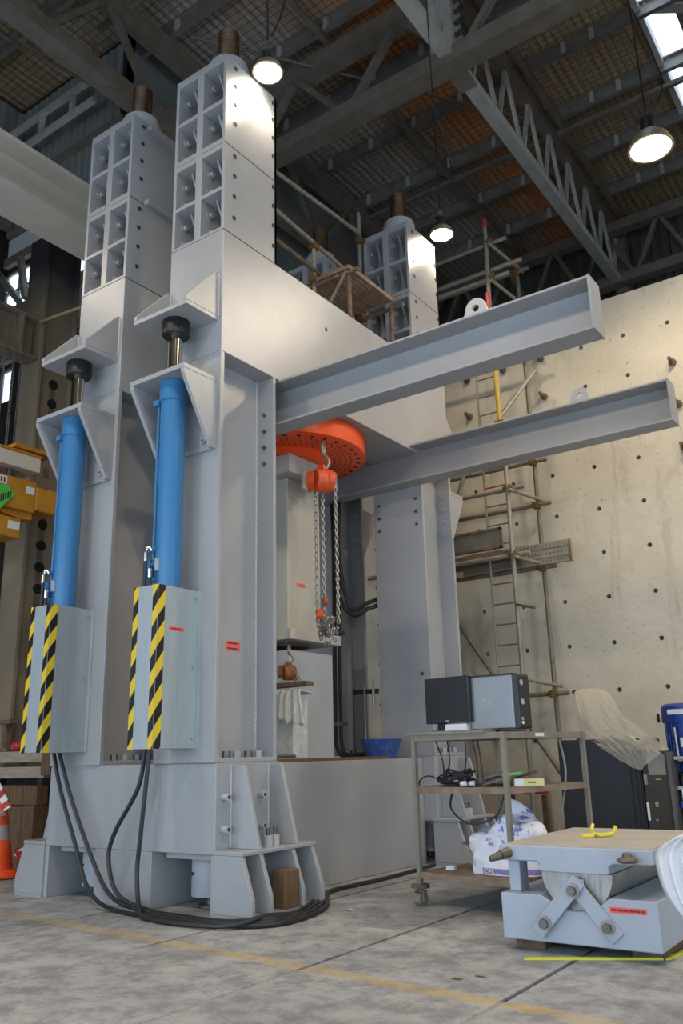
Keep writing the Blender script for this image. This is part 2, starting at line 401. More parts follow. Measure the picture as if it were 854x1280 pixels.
def text(s, size, name, m, parent, mtx, depth=.002):
    cu = bpy.data.curves.new(name, 'FONT'); cu.body = s; cu.size = size; cu.extrude = depth; cu.align_x = 'CENTER'; cu.align_y = 'CENTER'
    t = bpy.data.objects.new('tmp', cu); COL.objects.link(t)
    dg = bpy.context.evaluated_depsgraph_get()
    me = bpy.data.meshes.new_from_object(t.evaluated_get(dg)); bpy.data.objects.remove(t)
    me.name = name; me.transform(mtx); me.materials.clear(); me.materials.append(m)
    o = bpy.data.objects.new(name, me); COL.objects.link(o); o.parent = parent
    return o
ROTF = Matrix.Rotation(PI/2, 4, 'X')                       # text reading along +X, facing -Y
ROTR = Matrix.Rotation(PI/2, 4, 'Z') @ Matrix.Rotation(PI/2, 4, 'X')   # reading along +Y, facing +X

# ================================================================== SETTING
# ---- floor: strips of slab between dark steel-edged joints
floor = struct(MB().box(-16, 7, -5, 21.5, -.30, -.06).build('floor', SEAM))
XJ = [-3.13+1.2*i for i in range(-11, 9)]
for a, b in zip(XJ[:-1], XJ[1:]):
    MB().box(a+.016, b-.016, -5, 21.5, -.06, 0).build('slab', FLOORM, floor)

FILL = mat('dusty_joint_fill', (.26, .25, .23), .9, col2=(.38, .36, .33), scale=12)
for x in XJ:
    MB().box(x-.016, x+.016, -5, 3.95, -.06, -.004).build('joint_fill', FILL, floor)
# ---- strong wall with its grid of anchor holes
WY = 11.0
HX = [-4.647+.6*i for i in range(-7, 12)]
HZ = [1.8214+.6*k for k in range(-3, 9)]
def strong_wall():
    vs, fs = [], []
    zc = [0]+[HZ[0]-.3+.6*k for k in range(1, 12)]+[7.25]
    zc = [0]+[z+.3 for z in HZ[:-1]]+[7.25]
    for i, hx in enumerate(HX):
        xa, xb = hx-.3, hx+.3
        for k, hz in enumerate(HZ):
            za, zb = zc[k], zc[k+1]
            n = 12; o = len(vs); r = .031
            ring = [(math.cos(2*PI*j/n+PI/4), math.sin(2*PI*j/n+PI/4)) for j in range(n)]
            out = []
            for cx, cz in ring:
                t = 1/max(abs(cx), abs(cz)); sx, sz = cx*t, cz*t
                out.append((hx+.3*sx, WY, hz+((zb-hz)*sz if sz > 0 else (hz-za)*sz)))
            vs += out+[(hx+r*cx, WY, hz+r*cz) for cx, cz in ring]+[(hx+r*cx, WY+.25, hz+r*cz) for cx, cz in ring]
            for j in range(n):
                q = (j+1) % n
                fs += [(o+j, o+q, o+n+q, o+n+j), (o+n+j, o+n+q, o+2*n+q, o+2*n+j)]
            fs.append(tuple(o+2*n+j for j in range(n)))
    m = MB(); m.add(vs, fs)
    x0, x1 = HX[0]-.3, HX[-1]+.3
    m.add([(x0, WY, 7.25), (x1, WY, 7.25), (x1, WY+.8, 7.25), (x0, WY+.8, 7.25), (x0, WY, 0), (x1, WY, 0), (x1, WY+.8, 0), (x0, WY+.8, 0)],
          [(0, 1, 2, 3), (1, 5, 6, 2), (4, 0, 3, 7), (3, 2, 6, 7)])
    return struct(m.build('wall_back', WALLC))
wall_back = strong_wall()
for i, k in ((1, 7), (4, 7), (4, 6), (4, 5), (1, 8), (0, 8), (-1, 8), (-1, 7), (5, 7), (5, 6)):
    x, z = -4.647+.6*i, 1.8214+.6*k
    m = MB(); m.cyl((x, WY-.01, z), (x, WY-.05, z), .05, 10); m.cyl((x, WY-.05, z), (x-.012, WY-.15, z+.02), .028, 8)
    m.build('anchor_bolt', RUSTY, wall_back)
for i in range(3):
    x = -3.02+.075*i
    MB().box(x, x+.03, WY-.012, WY+.01, 1.40, 1.50).build('slot', HOLEM, wall_back)

# ---- outer building: left wall, far wall, roof (the roof stands about half as high again as the rig)
LX = -14.8
def clad_wall(name, pts):
    # corrugated sheet panels, each its own sheet: pts = list of (a0,a1,z0,z1) along the wall
    root = None
    return root
wall_left = struct(MB().box(LX-.25, LX-.15, -5, 9.1, 0, 15.4).build('wall_left', DARKST))
def sheet_panel(a0, a1, z0, z1, P):
    n = int(abs(a1-a0)/.07); prof = [P(a0+(a1-a0)*i/n, .03 if i % 3 == 0 else 0) for i in range(n+1)]; k = n+1
    return MB().add([(x, y, z0) for x, y in prof]+[(x, y, z1) for x, y in prof], [(i, i+1, k+i+1, k+i) for i in range(k-1)])
for y in (0.4, 2.55, 4.7, 6.85):
    sheet_panel(y, y+2.12, 12.3, 15.2, lambda a, d: (LX+d, a)).build('cladding_sheet', CLAD, wall_left)
for z in (12.2, 14.2, 9.0):
    MB().box(LX-.05, LX+.14, 0, 8.9, z-.09, z+.09).build('girt', GIRT, wall_left)
# end wall with a window band, seen past the scorched column
GY = 9.0
gable = struct(MB().box(-15, -14.75, GY, GY+.1, 0, 8.85).box(-14.35, -11.2, GY, GY+.1, 0, 8.85).box(-14.75, -14.35, GY, GY+.1, 0, 8.1)
               .box(-15, -11.2, GY, GY+.1, 8.85, 10.15).box(-15, -11.2, GY, GY+.1, 11.15, 15.4).build('wall_gable', DARKST))
for x in (-14.8, -13.95, -13.1, -12.25):
    sheet_panel(x, x+.84, 9.0, 9.95, lambda a, d: (a, GY-.02-d)).build('cladding_sheet', CLAD, gable)
    sheet_panel(x, x+.84, 12.05, 15.2, lambda a, d: (a, GY-.02-d)).build('cladding_sheet', CLAD, gable)
for z, h in ((10.02, .10), (11.30, .10), (12.0, .07), (13.2, .07), (9.0, .10)):
    MB().box(-14.8, -11.2, GY-.14, GY-.03, z-h, z+h).build('girt', GIRT, gable)
MB().box(-14.8, -11.2, GY-.06, GY-.02, 11.5, 11.9).build('foil_strip', WHITEP, gable)
WIN = struct(MB().box(-15, -11.2, GY+.02, GY+.08, 11.09, 11.15).build('window_1', GIRT))
MB().box(-15, -11.2, GY+.02, GY+.08, 10.64, 10.68).build('window_rail', GIRT, WIN)
for i in range(9):
    x = -14.9+.46*i
    MB().box(x-.02, x+.02, GY+.02, GY+.08, 10.15, 11.09).build('mullion', GIRT, WIN)
    if i < 8: MB().box(x+.02, x+.44, GY+.04, GY+.05, 10.15, 11.09).build('pane', PANE, WIN)
for p0, p1 in (((-14.9, GY-.2, 11.1), (-14.0, GY-.2, 10.1)), ((-13.8, GY-.2, 10.1), (-14.1, GY-.2, 11.15))):
    MB().bar(p0, p1, .10, .12).build('window_brace', GIRT, WIN)
WIN2 = struct(MB().box(-14.75, -14.35, GY+.02, GY+.08, 8.79, 8.85).build('window_2', GIRT))
MB().box(-14.75, -14.35, GY+.04, GY+.05, 8.1, 8.79).build('pane', PANE, WIN2)
MB().box(-11.3, -11.2, GY, 21.5, 0, 15.4).build('trim_2', CLAD)['kind'] = 'structure'
far = struct(MB().box(-11.3, 7, 21.5, 21.7, 0, 15.4).build('wall_far', DARKST))
for i in range(10):
    x = -11.2+1.8*i
    vs = []; n = 20
    prof = [(x+1.76*j/n, 21.45-(.03 if j % 3 == 0 else 0)) for j in range(n+1)]
    MB().add([(a, b, 7) for a, b in prof]+[(a, b, 15.3) for a, b in prof], [(j, j+1, n+2+j, n+1+j) for j in range(n)]).build('cladding_sheet', CLADD, far)

wf = struct(MB().box(-15, 7.2, -5.2, -5.0, 4.8, 15.4).box(-15, -12.5, -5.2, -5.0, 0, 4.8).box(5.0, 7.2, -5.2, -5.0, 0, 4.8).build('wall_front', m_cladding('front_cladding', (0.34, 0.32, 0.28))))
wr = struct(MB().box(7.0, 7.2, -5, 21.6, 4.2, 15.4).box(7.0, 7.2, 7.0, 21.6, 0, 4.2).build('wall_right', m_cladding('right_cladding', (0.40, 0.36, 0.29))))
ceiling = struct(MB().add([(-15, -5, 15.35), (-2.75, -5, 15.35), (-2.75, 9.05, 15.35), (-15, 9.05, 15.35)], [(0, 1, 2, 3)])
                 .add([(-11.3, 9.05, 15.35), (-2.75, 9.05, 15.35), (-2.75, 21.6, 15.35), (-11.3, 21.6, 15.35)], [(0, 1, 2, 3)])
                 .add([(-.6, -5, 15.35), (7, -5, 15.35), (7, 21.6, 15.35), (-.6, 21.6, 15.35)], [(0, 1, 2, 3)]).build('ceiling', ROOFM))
# skylight strip with milky panes and a frame
sky = struct(MB().box(-2.75, -2.62, -5, 21.5, 15.15, 15.5).box(-.73, -.6, -5, 21.5, 15.15, 15.5).build('window_3', GIRTL))
for i in range(15):
    y = -4.6+1.725*i
    if i < 15: MB().box(-2.62, -.73, y+.05, y+1.68, 15.40, 15.42).build('pane', PANE, sky)
    MB().bar((-2.6, y+.2, 15.25), (-.75, y+1.5, 15.25), .22, .06).build('skylight_brace', GIRTL, sky)
    MB().box(-2.1, -1.55, y+.05, y+1.68, 15.36, 15.38).build('opaque_sheet', GIRT, sky)
# purlins with cleats
pb = MB().box(-15, 6, -.05, .05, 0, .03).box(-15, 6, .03, .05, .03, .33).box(-15, 6, -.05, .05, .33, .36)
pur = None; cl = None
PY = [14.48+1.725*i for i in range(-8, 5)]
for y in PY:
    if y > 9 and not ROOT.get('short_purlin'):
        ROOT['short_purlin'] = True; pur = None
        pb = MB().box(-11.2, 6, -.05, .05, 0, .03).box(-11.2, 6, .03, .05, .03, .33).box(-11.2, 6, -.05, .05, .33, .36)
    if pur is None:
        pur = pb.build('purlin', PURL, ceiling, off=(0, 0, 0)); p = pur
        clm = MB().box(-.045, .045, -.045, .025, .03, .33).build('purlin_cleat', GIRTL, p, off=(0, 0, 0)); clm.location.x = -3.6
        for x in (-10.2, -9.0, -7.8, -6.6, -5.4, -4.2, -1.8):
            c = clm.copy(); COL.objects.link(c); c.location.x = x; c.parent = p
    else:
        p = copy_tree(pur, ceiling)
    p.location = (0, y, 14.95)
# roof trusses: each chord and web bar a piece of its own
def truss(axis, fixed, a, b, zb, zt, n, w=.2, light=False, shape='w'):
    mt = GIRTL if light else GIRT
    P = (lambda t, z: (fixed, t, z)) if axis == 'y' else (lambda t, z: (t, fixed, z))
    r = MB().bar(P(a, zb), P(b, zb), w*1.3, w*1.1).build('roof_truss', mt, ceiling)
    MB().bar(P(a, zt), P(b, zt), w*1.3, w*1.1).build('top_chord', GIRT, r)
    st = (b-a)/n
    for i in range(n):
        t = a+i*st
        MB().bar(P(t, zt), P(t+st*.5, zb), w*.42, w*.42).build('web_bar', mt, r)
        MB().bar(P(t+st*.5, zb), P(t+st, zt), w*.42, w*.42).build('web_bar', mt, r)
    return r
truss('y', -5.25, 2, 20.9, 12.95, 14.72, 16, .18, True)
truss('y', -10.5, 0, 20.9, 12.95, 14.72, 8, .28)
truss('y', 0.0, 2, 20.9, 12.95, 14.72, 10, .22)
truss('x', 11.25, -11.2, 6, 12.9, 14.45, 7, .30)
truss('x', 4.5, -15, 6, 12.95, 14.5, 7, .28)
truss('x', 20.5, -11.2, 6, 12.95, 14.5, 12, .25)
for y in (8.2, 16.4):
    MB().bar((-11.2, y, 14.75), (6, y, 14.75), .10, .10).build('roof_tie', GIRT, ceiling)
for x in (-4.98, -7.9):
    MB().bar((x, -4, 14.9), (x, 21, 14.9), .12, .08).build('roof_tie', GIRT, ceiling)
# bolted splice over the crossing of the two main trusses
m = MB().box(-5.55, -5.1, 11.05, 11.45, 13.05, 14.6)
sp = m.build('truss_post', GIRTL, ceiling)
for z in (13.3, 13.55, 13.8, 14.05):
    MB().cyl((-5.08, 11.15, z), (-5.0, 11.15, z), .05, 6).build('bolt', BOLT, sp)
    MB().cyl((-5.08, 11.35, z), (-5.0, 11.35, z), .05, 6).build('bolt', BOLT, sp)
MB().box(-5.42, -5.08, 11.0, 11.9, 12.78, 12.84).build('splice_plate', GIRT, sp)
# hall column at the truss end
MB().box(-5.45, -5.05, 20.9, 21.3, 0, 14.7).build('trim_1', GIRT)['kind'] = 'structure'
# thin cross braces under the roof
for p0, p1 in (((-9.5, 9.0, 14.2), (-5.3, 15.5, 14.6)), ((-14.5, 5.5, 13.3), (-8.5, 6.6, 13.3)), ((-4.4, 8.5, 14.3), (0.5, 13.5, 14.4)), ((-12.5, 3, 13.6), (-10.6, 12, 13.6))):
    MB().cyl(p0, p1, .03, 6).build('brace_rod', GIRT, ceiling)

# travelling-crane girder high on the left
t = thing('crane_girder', 'cream painted overhead crane girder running high on the left', 'girder', (-8.65, 6, 8.06))
MB().box(-8.86, -8.80, 2, 20, 8.13, 8.73).build('web', CREAM, t)
MB().box(-9.12, -8.5, 2, 20, 8.73, 8.80).build('top_flange', CREAM, t)
MB().box(-9.12, -8.5, 2, 20, 8.06, 8.13).build('bottom_flange', CREAM, t)
for y in (3.2, 19.8): MB().box(-8.95, -8.4, y-.2, y+.2, 0 if y > 10 else 8.80, 8.06 if y > 10 else 9.1).build('bearer', CREAM, t)
# walkway frame under the roof by the left wall
t = thing('roof_walkway', 'pale steel walkway frame hanging under the roof at upper left', 'walkway', (-13, 8.5, 13.5))
for z in (13.55, 14.1): MB().bar((-14.7, 8.5, z), (-11.6, 8.5, z), .10, .10).build('rail', GIRTL, t)
for x in (-14.3, -13.3, -12.3): MB().bar((x, 8.5, 13.55), (x, 8.5, 14.1), .09, .09).build('rail_post', GIRTL, t)
for x in (-14.6, -11.7): MB().bar((x, 8.5, 14.1), (x, 8.5, 15.0), .06, .06).build('hanger', GIRT, t)
for z in (12.45, 12.8): MB().bar((-14.75, 8.3, z), (-14.3, 8.3, z), .12, .09).build('lower_rail', GIRTL, t)
MB().bar((-14.32, 8.3, 12.4), (-14.32, 8.3, 13.6), .06, .06).build('hanger', GIRTL, t)

# ================================================================== THE TESTING RIG
CX, CY = -5.625, 6.93
rig = thing('testing_machine', 'huge grey painted steel testing frame with four columns standing in the hall', 'machine', (CX, CY, 0))
XR0, XR1 = -5.30, -4.63            # right pair of columns
DX, DYm = -1.32, 2*CY              # left pair offset; mirror plane in Y
def my(y): return DYm-y
# --- base
b = MB()
for f in (lambda y: y, my):
    y0, y1, y2 = sorted((f(4.88), f(5.62)))+[0]
    b.box(-6.62, -4.63, y0, y1, .415, 1.07)
    b.box(-5.97, -5.30, y0, y1, 0, .415)
b.box(-6.47, -4.78, 5.62, 8.24, 0, 1.055)
for f in (lambda y: y, my):
    y0, y1 = sorted((f(4.88), f(5.62)))
    b.box(-6.62, -6.58, y0, y1, 0, .415); b.box(-4.67, -4.63, y0, y1, 0, .415)
base = b.build('base_frame', STEEL, rig, bevel=.006)
for f in (lambda y: y, my):
    y0, y1 = sorted((f(4.95), f(5.5)))
    for x0, x1 in ((-6.50, -5.99), (-5.20, -4.66)):
        MB().box(x0, x1, y0, y1, .37, .415).build('pad_plate', STEEL, base)
        c = ((x0+x1)/2-.04, (y0+y1)/2)
        MB().cyl((c[0], c[1], .085), (c[0], c[1], .37), .165, 28).build('levelling_jack', LIGHTG, base, smooth=True)
        MB().cyl((c[0], c[1], .02), (c[0], c[1], .09), .055, 14).cyl((c[0], c[1], 0), (c[0], c[1], .022), .115, 20).build('jack_foot', BOLT, base, smooth=True)
        MB().cyl((c[0]-.06, c[1]-.155, .25), (c[0]-.06, c[1]-.17, .25), .012, 8).build('jack_port', SEAM, base)
# --- corner foot brackets (mirrored to the four corners)
for sx in (1, -1):
    for f in (lambda y: y, my):
        gx = lambda x: x if sx > 0 else 2*CX-x
        m = MB()
        low = [(gx(-4.63), .025), (gx(-4.247), .025), (gx(-4.25), .14), (gx(-4.35), .42), (gx(-4.63), .42)]
        def pl(poly, ya, yb):
            a, bb = sorted((f(ya), f(yb))); return MB().prism(poly, 'y', a, bb)
        ya, yb = sorted((f(4.86), f(5.74)))
        xa, xb = sorted((gx(-4.63), gx(-4.34)))
        root = MB().box(xa, xb, ya, yb, .42, .45).build('foot_bracket', STEEL, rig, bevel=.005)
        for y0 in (4.86, 5.06, 5.44, 5.68):
            pl(low, y0, y0+.04).build('gusset', STEEL, root, bevel=.004)
        xa2, xb2 = sorted((gx(-4.63), gx(-4.27)))
        MB().box(xa2, xb2, ya, yb, 0, .025).build('sole_plate', STEEL, root)
        up = [(gx(-4.63), .45), (gx(-4.345), .45), (gx(-4.50), 1.05), (gx(-4.63), 1.05)]
        for y0 in (5.05, 5.49):
            pl(up, y0, y0+.035).build('upper_gusset', STEEL, root, bevel=.004)
            MB().tube([(gx(-4.628), f(y0-.004), .46), (gx(-4.628), f(y0-.004), 1.05)], .009, 6).build('weld', WELD, root, smooth=True)
        for y0 in (4.965, 5.38):
            for z in (.59, .82):
                MB().cyl((gx(-4.64), f(y0), z), (gx(-4.57), f(y0), z), .028, 12).build('lifting_boss', LIGHTG, root, smooth=True)
                MB().cyl((gx(-4.569), f(y0), z), (gx(-4.567), f(y0), z), .014, 10).build('boss_hole', SEAM, root)
        for dy in (0, .085):
            MB().cyl((gx(-4.44), f(5.26+dy), .45), (gx(-4.44), f(5.26+dy), .53), .036, 14).build('nut', LIGHTG, root, smooth=True)
            MB().cyl((gx(-4.44), f(5.26+dy), .53), (gx(-4.44), f(5.26+dy), .585), .016, 10).build('stud', BOLT, root)
# --- the four columns: two flanges and two webs, base plate with nuts
for dx in (0, DX):
    for k, f in enumerate((lambda y: y, my)):
        def B(m, x0, x1, y0, y1, z0, z1):
            a, bb = sorted((f(y0), f(y1))); return m.box(x0+dx, x1+dx, a, bb, z0, z1)
        m = MB()
        B(m, XR0, XR1, 4.86, 4.905, 1.07, 4.5); B(m, XR0, XR1, 5.56, 5.60, 1.07, 4.5)
        B(m, XR1-.225, XR1-.195, 4.905, 5.56, 1.07, 4.5); B(m, XR0+.195, XR0+.225, 4.905, 5.56, 1.07, 4.5)
        B(m, XR0, XR1, 4.905, 5.56, 1.07, 1.105)
        col = m.build('column', STEEL, rig, bevel=.004)
        for y in (4.98, 5.10, 5.22, 5.36, 5.48):
            MB().cyl((XR1-.10+dx, f(y), 1.105), (XR1-.10+dx, f(y), 1.155), .034, 6).build('base_nut', BOLTP if y not in (5.10, 5.36) else BOLT, col)
        for z in (4.14, 3.98, 3.824, 3.668):
            MB().cyl((XR1-.10+dx, f(5.535), z), (XR1-.10+dx, f(5.562), z), .018, 6).build('bolt', BOLT if k == 0 else BOLTP, col)
            if k == 1:
                MB().cyl((XR1-.105+dx, 8.925, z), (XR1-.105+dx, 8.957, z), .026, 6).build('bolt', BOLTP, col)
        if k == 1:
            for z in (3.97, 3.815, 3.66):
                for x in (-5.225, -4.715):
                    MB().cyl((x+dx, 8.245, z), (x+dx, 8.262, z), .018, 8).build('bolt', BOLT, col)
            MB().cyl((-4.74+dx, 8.245, 1.95), (-4.74+dx, 8.262, 1.95), .02, 8).build('bolt', BOLT, col)
        MB().tube([(XR1-.194+dx, f(5.552), 1.11), (XR1-.194+dx, f(5.552), 4.49)], .009, 6).build('weld', WELD, col, smooth=True)
# --- side beams, crosshead
for dx in (0, DX):
    sb = MB().box(XR0+dx, XR1+dx, 4.86, 9.0, 4.5, 5.715).build('side_beam', STEEL, rig, bevel=.005)
    MB().cyl((XR1+dx-.01, 6.42, 5.36), (XR1+dx+.002, 6.42, 5.36), .022, 10).build('tapped_hole', SEAM, sb)
MB().box(XR0+DX+.67, XR0, 6.02, 7.84, 4.50, 5.6).build('crosshead', STEEL, rig, bevel=.006)
# --- tower heads: open pockets on the front, smooth side with bolts, nut and threaded rod on top
ZT0, ZT1 = 5.719, 7.68
def tower():
    x0, x1, y0, y1 = XR0, XR1, 4.86, 5.62
    m = MB()
    m.box(x0, x0+.035, y0, y1, ZT0, ZT1); m.box(x1-.035, x1, y0, y1, ZT0, ZT1)
    m.box(-5.005, -4.925, y0, y1-.1, ZT0, ZT1)
    rows = [(5.75, 6.145), (6.185, 6.60), (6.715, 7.12), (7.165, 7.60)]
    zz = [(ZT0, 5.75), (6.145, 6.185), (6.60, 6.655), (6.661, 6.715), (7.12, 7.165), (7.60, ZT1)]
    for a, b2 in zz:
        m.box(x0+.035, -5.005, y0+.001, y1-.04, a, b2); m.box(-4.925, x1-.035, y0+.001, y1-.04, a, b2)
    m.box(x0, x1, y1-.04, y1, ZT0, ZT1)
    m.box(x0+.035, x1-.035, y0+.30, y0+.33, ZT0, ZT1)
    o = m.build('tower_head', STEEL, rig, off=(CX, CY, 0), bevel=.004)
    # slanted stiffeners inside each pocket
    for a, b2 in rows:
        for xa, xb in ((x0+.035, -5.005), (-4.925, x1-.035)):
            MB().prism([(y0+.30, a), (y0+.30, b2), (y0+.10, b2)], 'x', (xa+xb)/2-.03, (xa+xb)/2-.012).build('pocket_stiffener', STEEL, o, off=(CX, CY, 0))
            MB().prism([((xa+xb)/2-.012, a), ((xa+xb)/2+.012, a), (xb-.005, b2), ((xa+xb)/2-.012, b2)], 'y', y0+.255, y0+.30).build('pocket_rib', STEEL, o, off=(CX, CY, 0))
            for t in (.25, .72):
                z = a+(b2-a)*t
                MB().cyl((xa, y0+.12, z), (xa+.012, y0+.12, z), .040, 14).cyl((xa+.018, y0+.12, z), (xa+.045, y0+.12, z), .026, 6).build('pocket_bolt', STEEL, o, off=(CX, CY, 0))
    for z in (5.9, 6.13, 6.353, 6.575, 6.94, 7.16, 7.38, 7.59):
        MB().cyl((x1-.01, 5.0, z), (x1+.005, 5.0, z), .024, 8).build('side_bolt', SEAM, o, off=(CX, CY, 0))
        MB().cyl((x1-.01, 5.565, z), (x1+.005, 5.565, z), .024, 8).build('side_bolt', SEAM, o, off=(CX, CY, 0))
    MB().box(x1-.004, x1+.0015, y0, y1, 6.654, 6.662).build('joint', SEAM, o, off=(CX, CY, 0))
    MB().box(x1-.004, x1+.0015, y0, y1, 5.711, 5.719).build('joint', SEAM, o, off=(CX, CY, 0))
    MB().lathe([(.215, 0), (.215, .25), (.195, .30), (.125, .31)], (-4.965, 5.25, ZT1), 32).build('nut_collar', LIGHTG, o, smooth=True, off=(CX, CY, 0))
    pr = []
    for i in range(18): pr += [(.102, .30+i*.024), (.110, .312+i*.024)]
    pr += [(.100, .732), (.085, .742)]
    MB().lathe(pr, (-4.965, 5.25, ZT1), 24).build('threaded_rod', RODBR, o, smooth=True, off=(CX, CY, 0))
    return o
tw = tower()
for dx, dy in ((DX, 0), (0, 3.37), (DX, 3.37)):
    c = copy_tree(tw, rig); c.location = (dx, dy, 0)
# flat bars welded to the inner side of the left front tower
for z in (7.60, 6.68):
    MB().box(XR1+DX, XR1+DX+.06, 5.06, 5.60, z-.03, z+.03).build('side_bar', STEEL_D, rig)
# --- cylinder brackets on the front and rear faces
for dx in (0, DX):
    for f in (lambda y: y, my):
        def bx(x0, x1, y0, y1, z0, z1):
            a, bb = sorted((f(y0), f(y1))); return MB().box(x0+dx, x1+dx, a, bb, z0, z1)
        def tri(poly, x0, x1):
            return MB().prism([(f(y), z) for y, z in poly], 'x', x0+dx, x1+dx)
        up = bx(-5.325, -4.67, 4.47, 4.86, 4.795, 4.835).build('upper_bracket', STEEL, rig, bevel=.004)
        for xa in (-5.325, -4.71):
            tri([(4.47, 4.835), (4.86, 4.835), (4.86, 5.28), (4.83, 5.28), (4.47, 4.875)], xa, xa+.04).build('gusset', STEEL, up, bevel=.004)
            MB().tube([(xa+dx+.043, f(4.855), 4.84), (xa+dx+.043, f(4.855), 5.26)], .009, 6).build('weld', WELD, up, smooth=True)
        lo = bx(-5.325, -4.67, 4.465, 4.86, 4.205, 4.25).build('lower_bracket', STEEL, rig, bevel=.004)
        for xa in (-5.325, -4.71):
            tri([(4.465, 4.205), (4.84, 4.205), (4.84, 3.60), (4.80, 3.60), (4.465, 4.17)], xa, xa+.04).build('gusset', STEEL, lo, bevel=.004)
        bx(-5.30, -4.67, 4.84, 4.86, 3.60, 4.205).build('back_plate', STEEL, lo, bevel=.003)
        for xa in (-5.21, -4.79):
            a, bb = f(4.84), f(4.815)
            MB().cyl((xa+dx, a, 3.69), (xa+dx, bb, 3.69), .028, 12).build('bolt', BOLTP, lo, smooth=True)
            MB().cyl((xa+dx, bb, 3.69), (xa+dx, f(4.813), 3.69), .013, 6).build('bolt_socket', SEAM, lo)
# red warning stickers on the right column web
for z in (2.022, 1.978):
    s = MB().box(-4.826, -4.823, 5.175, 5.35, z-.017, z+.017).build('warning_sticker', STICK, rig)
    m = MB()
    for i in range(9): m.box(-4.823, -4.8215, 5.20+i*.0135, 5.209+i*.0135, z-.006, z+.006)
    m.build('sticker_print', INK, s)

# --- hydraulic cylinders (one per front column)
def cylinder(dx, label):
    x, y = -4.98+dx, 4.655
    t = thing('hydraulic_cylinder', label, 'cylinder', (x, y, 1.5), group='blue hydraulic cylinders')
    MB().lathe([(.105, 1.5), (.105, 4.02), (.118, 4.03), (.122, 4.12), (.118, 4.20)], (x, y, 0), 32).build('barrel', BLUE, t, smooth=True)
    MB().lathe([(.058, 4.19), (.058, 4.70)], (x, y, 0), 24).build('rod', CHROME, t, smooth=True)
    MB().lathe([(.11, 4.645), (.12, 4.655), (.12, 4.785), (.115, 4.795)], (x, y, 0), 28).build('rod_cap', BLACK, t, smooth=True)
    MB().cyl((x-.11, y-.06, 2.65), (x-.11, y-.06, 4.02), .013, 8).build('feed_pipe', BLUE, t, smooth=True)
    MB().box(x-.145, x-.085, y-.10, y-.03, 4.0, 4.05).build('pipe_block', BLUE, t, bevel=.004)
    for z in (2.49, 2.62, 2.74): MB().cyl((x-.15, y-.07, z), (x-.06, y-.07, z), .022, 8).build('pipe_union', BLUE, t, smooth=True)
    MB().box(x-.18, x-.11, y-.10, y-.02, 2.52, 2.66).build('valve_block', BLUE, t, bevel=.004)
    MB().box(x-.03, x+.01, y-.12, y-.10, 2.55, 2.65).build('type_plate', ZINC, t)
    for k, (px, z0, z1) in enumerate(((x-.09, 2.3, 2.70), (x-.035, 2.3, 2.56))):
        MB().cyl((px, y-.16, z0), (px, y-.16, z1-.07), .015, 8).build('supply_hose', HOSE, t, smooth=True)
        MB().cyl((px, y-.16, z1-.07), (px, y-.16, z1), .017, 8).build('hose_fitting', CHROME, t, smooth=True)
    MB().tube(spline([(x-.09, y-.16, 2.70), (x-.085, y-.155, 2.735), (x-.06, y-.145, 2.74), (x-.045, y-.135, 2.715)], 5), .013, 8).build('hose_elbow', CHROME, t, smooth=True)
    return t
cylinder(0, 'blue hydraulic cylinder with chrome rod on the near right column')
cylinder(DX, 'blue hydraulic cylinder with chrome rod on the far left column')
# --- sheet-metal covers round the cylinder feet, hazard taped
def guard(dx, label, sticker):
    x0, x1, y0, y1, z0, z1 = -5.10+dx, -4.83+dx, 4.42, 4.86, 1.18, 2.405
    t = thing('cylinder_cover', label, 'cover', (x0+.13, y1, z0), group='taped cylinder covers')
    m = MB().box(x0, x1, y0, y0+.012, z0, z1).box(x0, x0+.012, y0+.012, y1, z0, z1).box(x1-.012, x1, y0+.012, y1, z0, z1)
    m.box(x0+.012, x1-.012, y0+.012, y1, z0, z0+.012)
    m.build('sheet_cover', ZINC, t, bevel=.003)
    MB().box(x1, x1+.035, y1-.012, y1, z0, z1).build('fixing_lip', ZINC, t)
    w = .055
    MB().box(x0-.001, x0+w, y0-.002, y0, z0, z1).build('hazard_tape', HAZ, t, off=(0, 0, 0)).location = (-t.location.x, -t.location.y, -t.location.z)
    MB().box(x1-w, x1, y0-.002, y0, z0, z1).build('hazard_tape', HAZ, t, off=(0, 0, 0)).location = (-t.location.x, -t.location.y, -t.location.z)
    MB().box(x1, x1+.002, y0+.004, y0+.075, z0, z1).build('hazard_tape', HAZ, t, off=(0, 0, 0)).location = (-t.location.x, -t.location.y, -t.location.z)
    for z in (z0+.07, (z0+z1)/2, z1-.07):
        MB().cyl((x1, y1-.05, z), (x1+.010, y1-.05, z), .012, 8).build('screw', CHROME, t)
    if sticker:
        s = MB().box(x1, x1+.002, 4.545, 4.70, 2.06, 2.09).build('red_sticker', STICK, t)
        m = MB()
        for i in range(10): m.box(x1+.002, x1+.003, 4.565+i*.0115, 4.573+i*.0115, 2.07, 2.08)
        m.build('sticker_print', INK, t)
    return t
guard(0, 'grey sheet metal cover with hazard tape and red sticker below right blue cylinder', True)
guard(DX, 'grey sheet metal cover with hazard tape below left blue cylinder, no sticker', False)

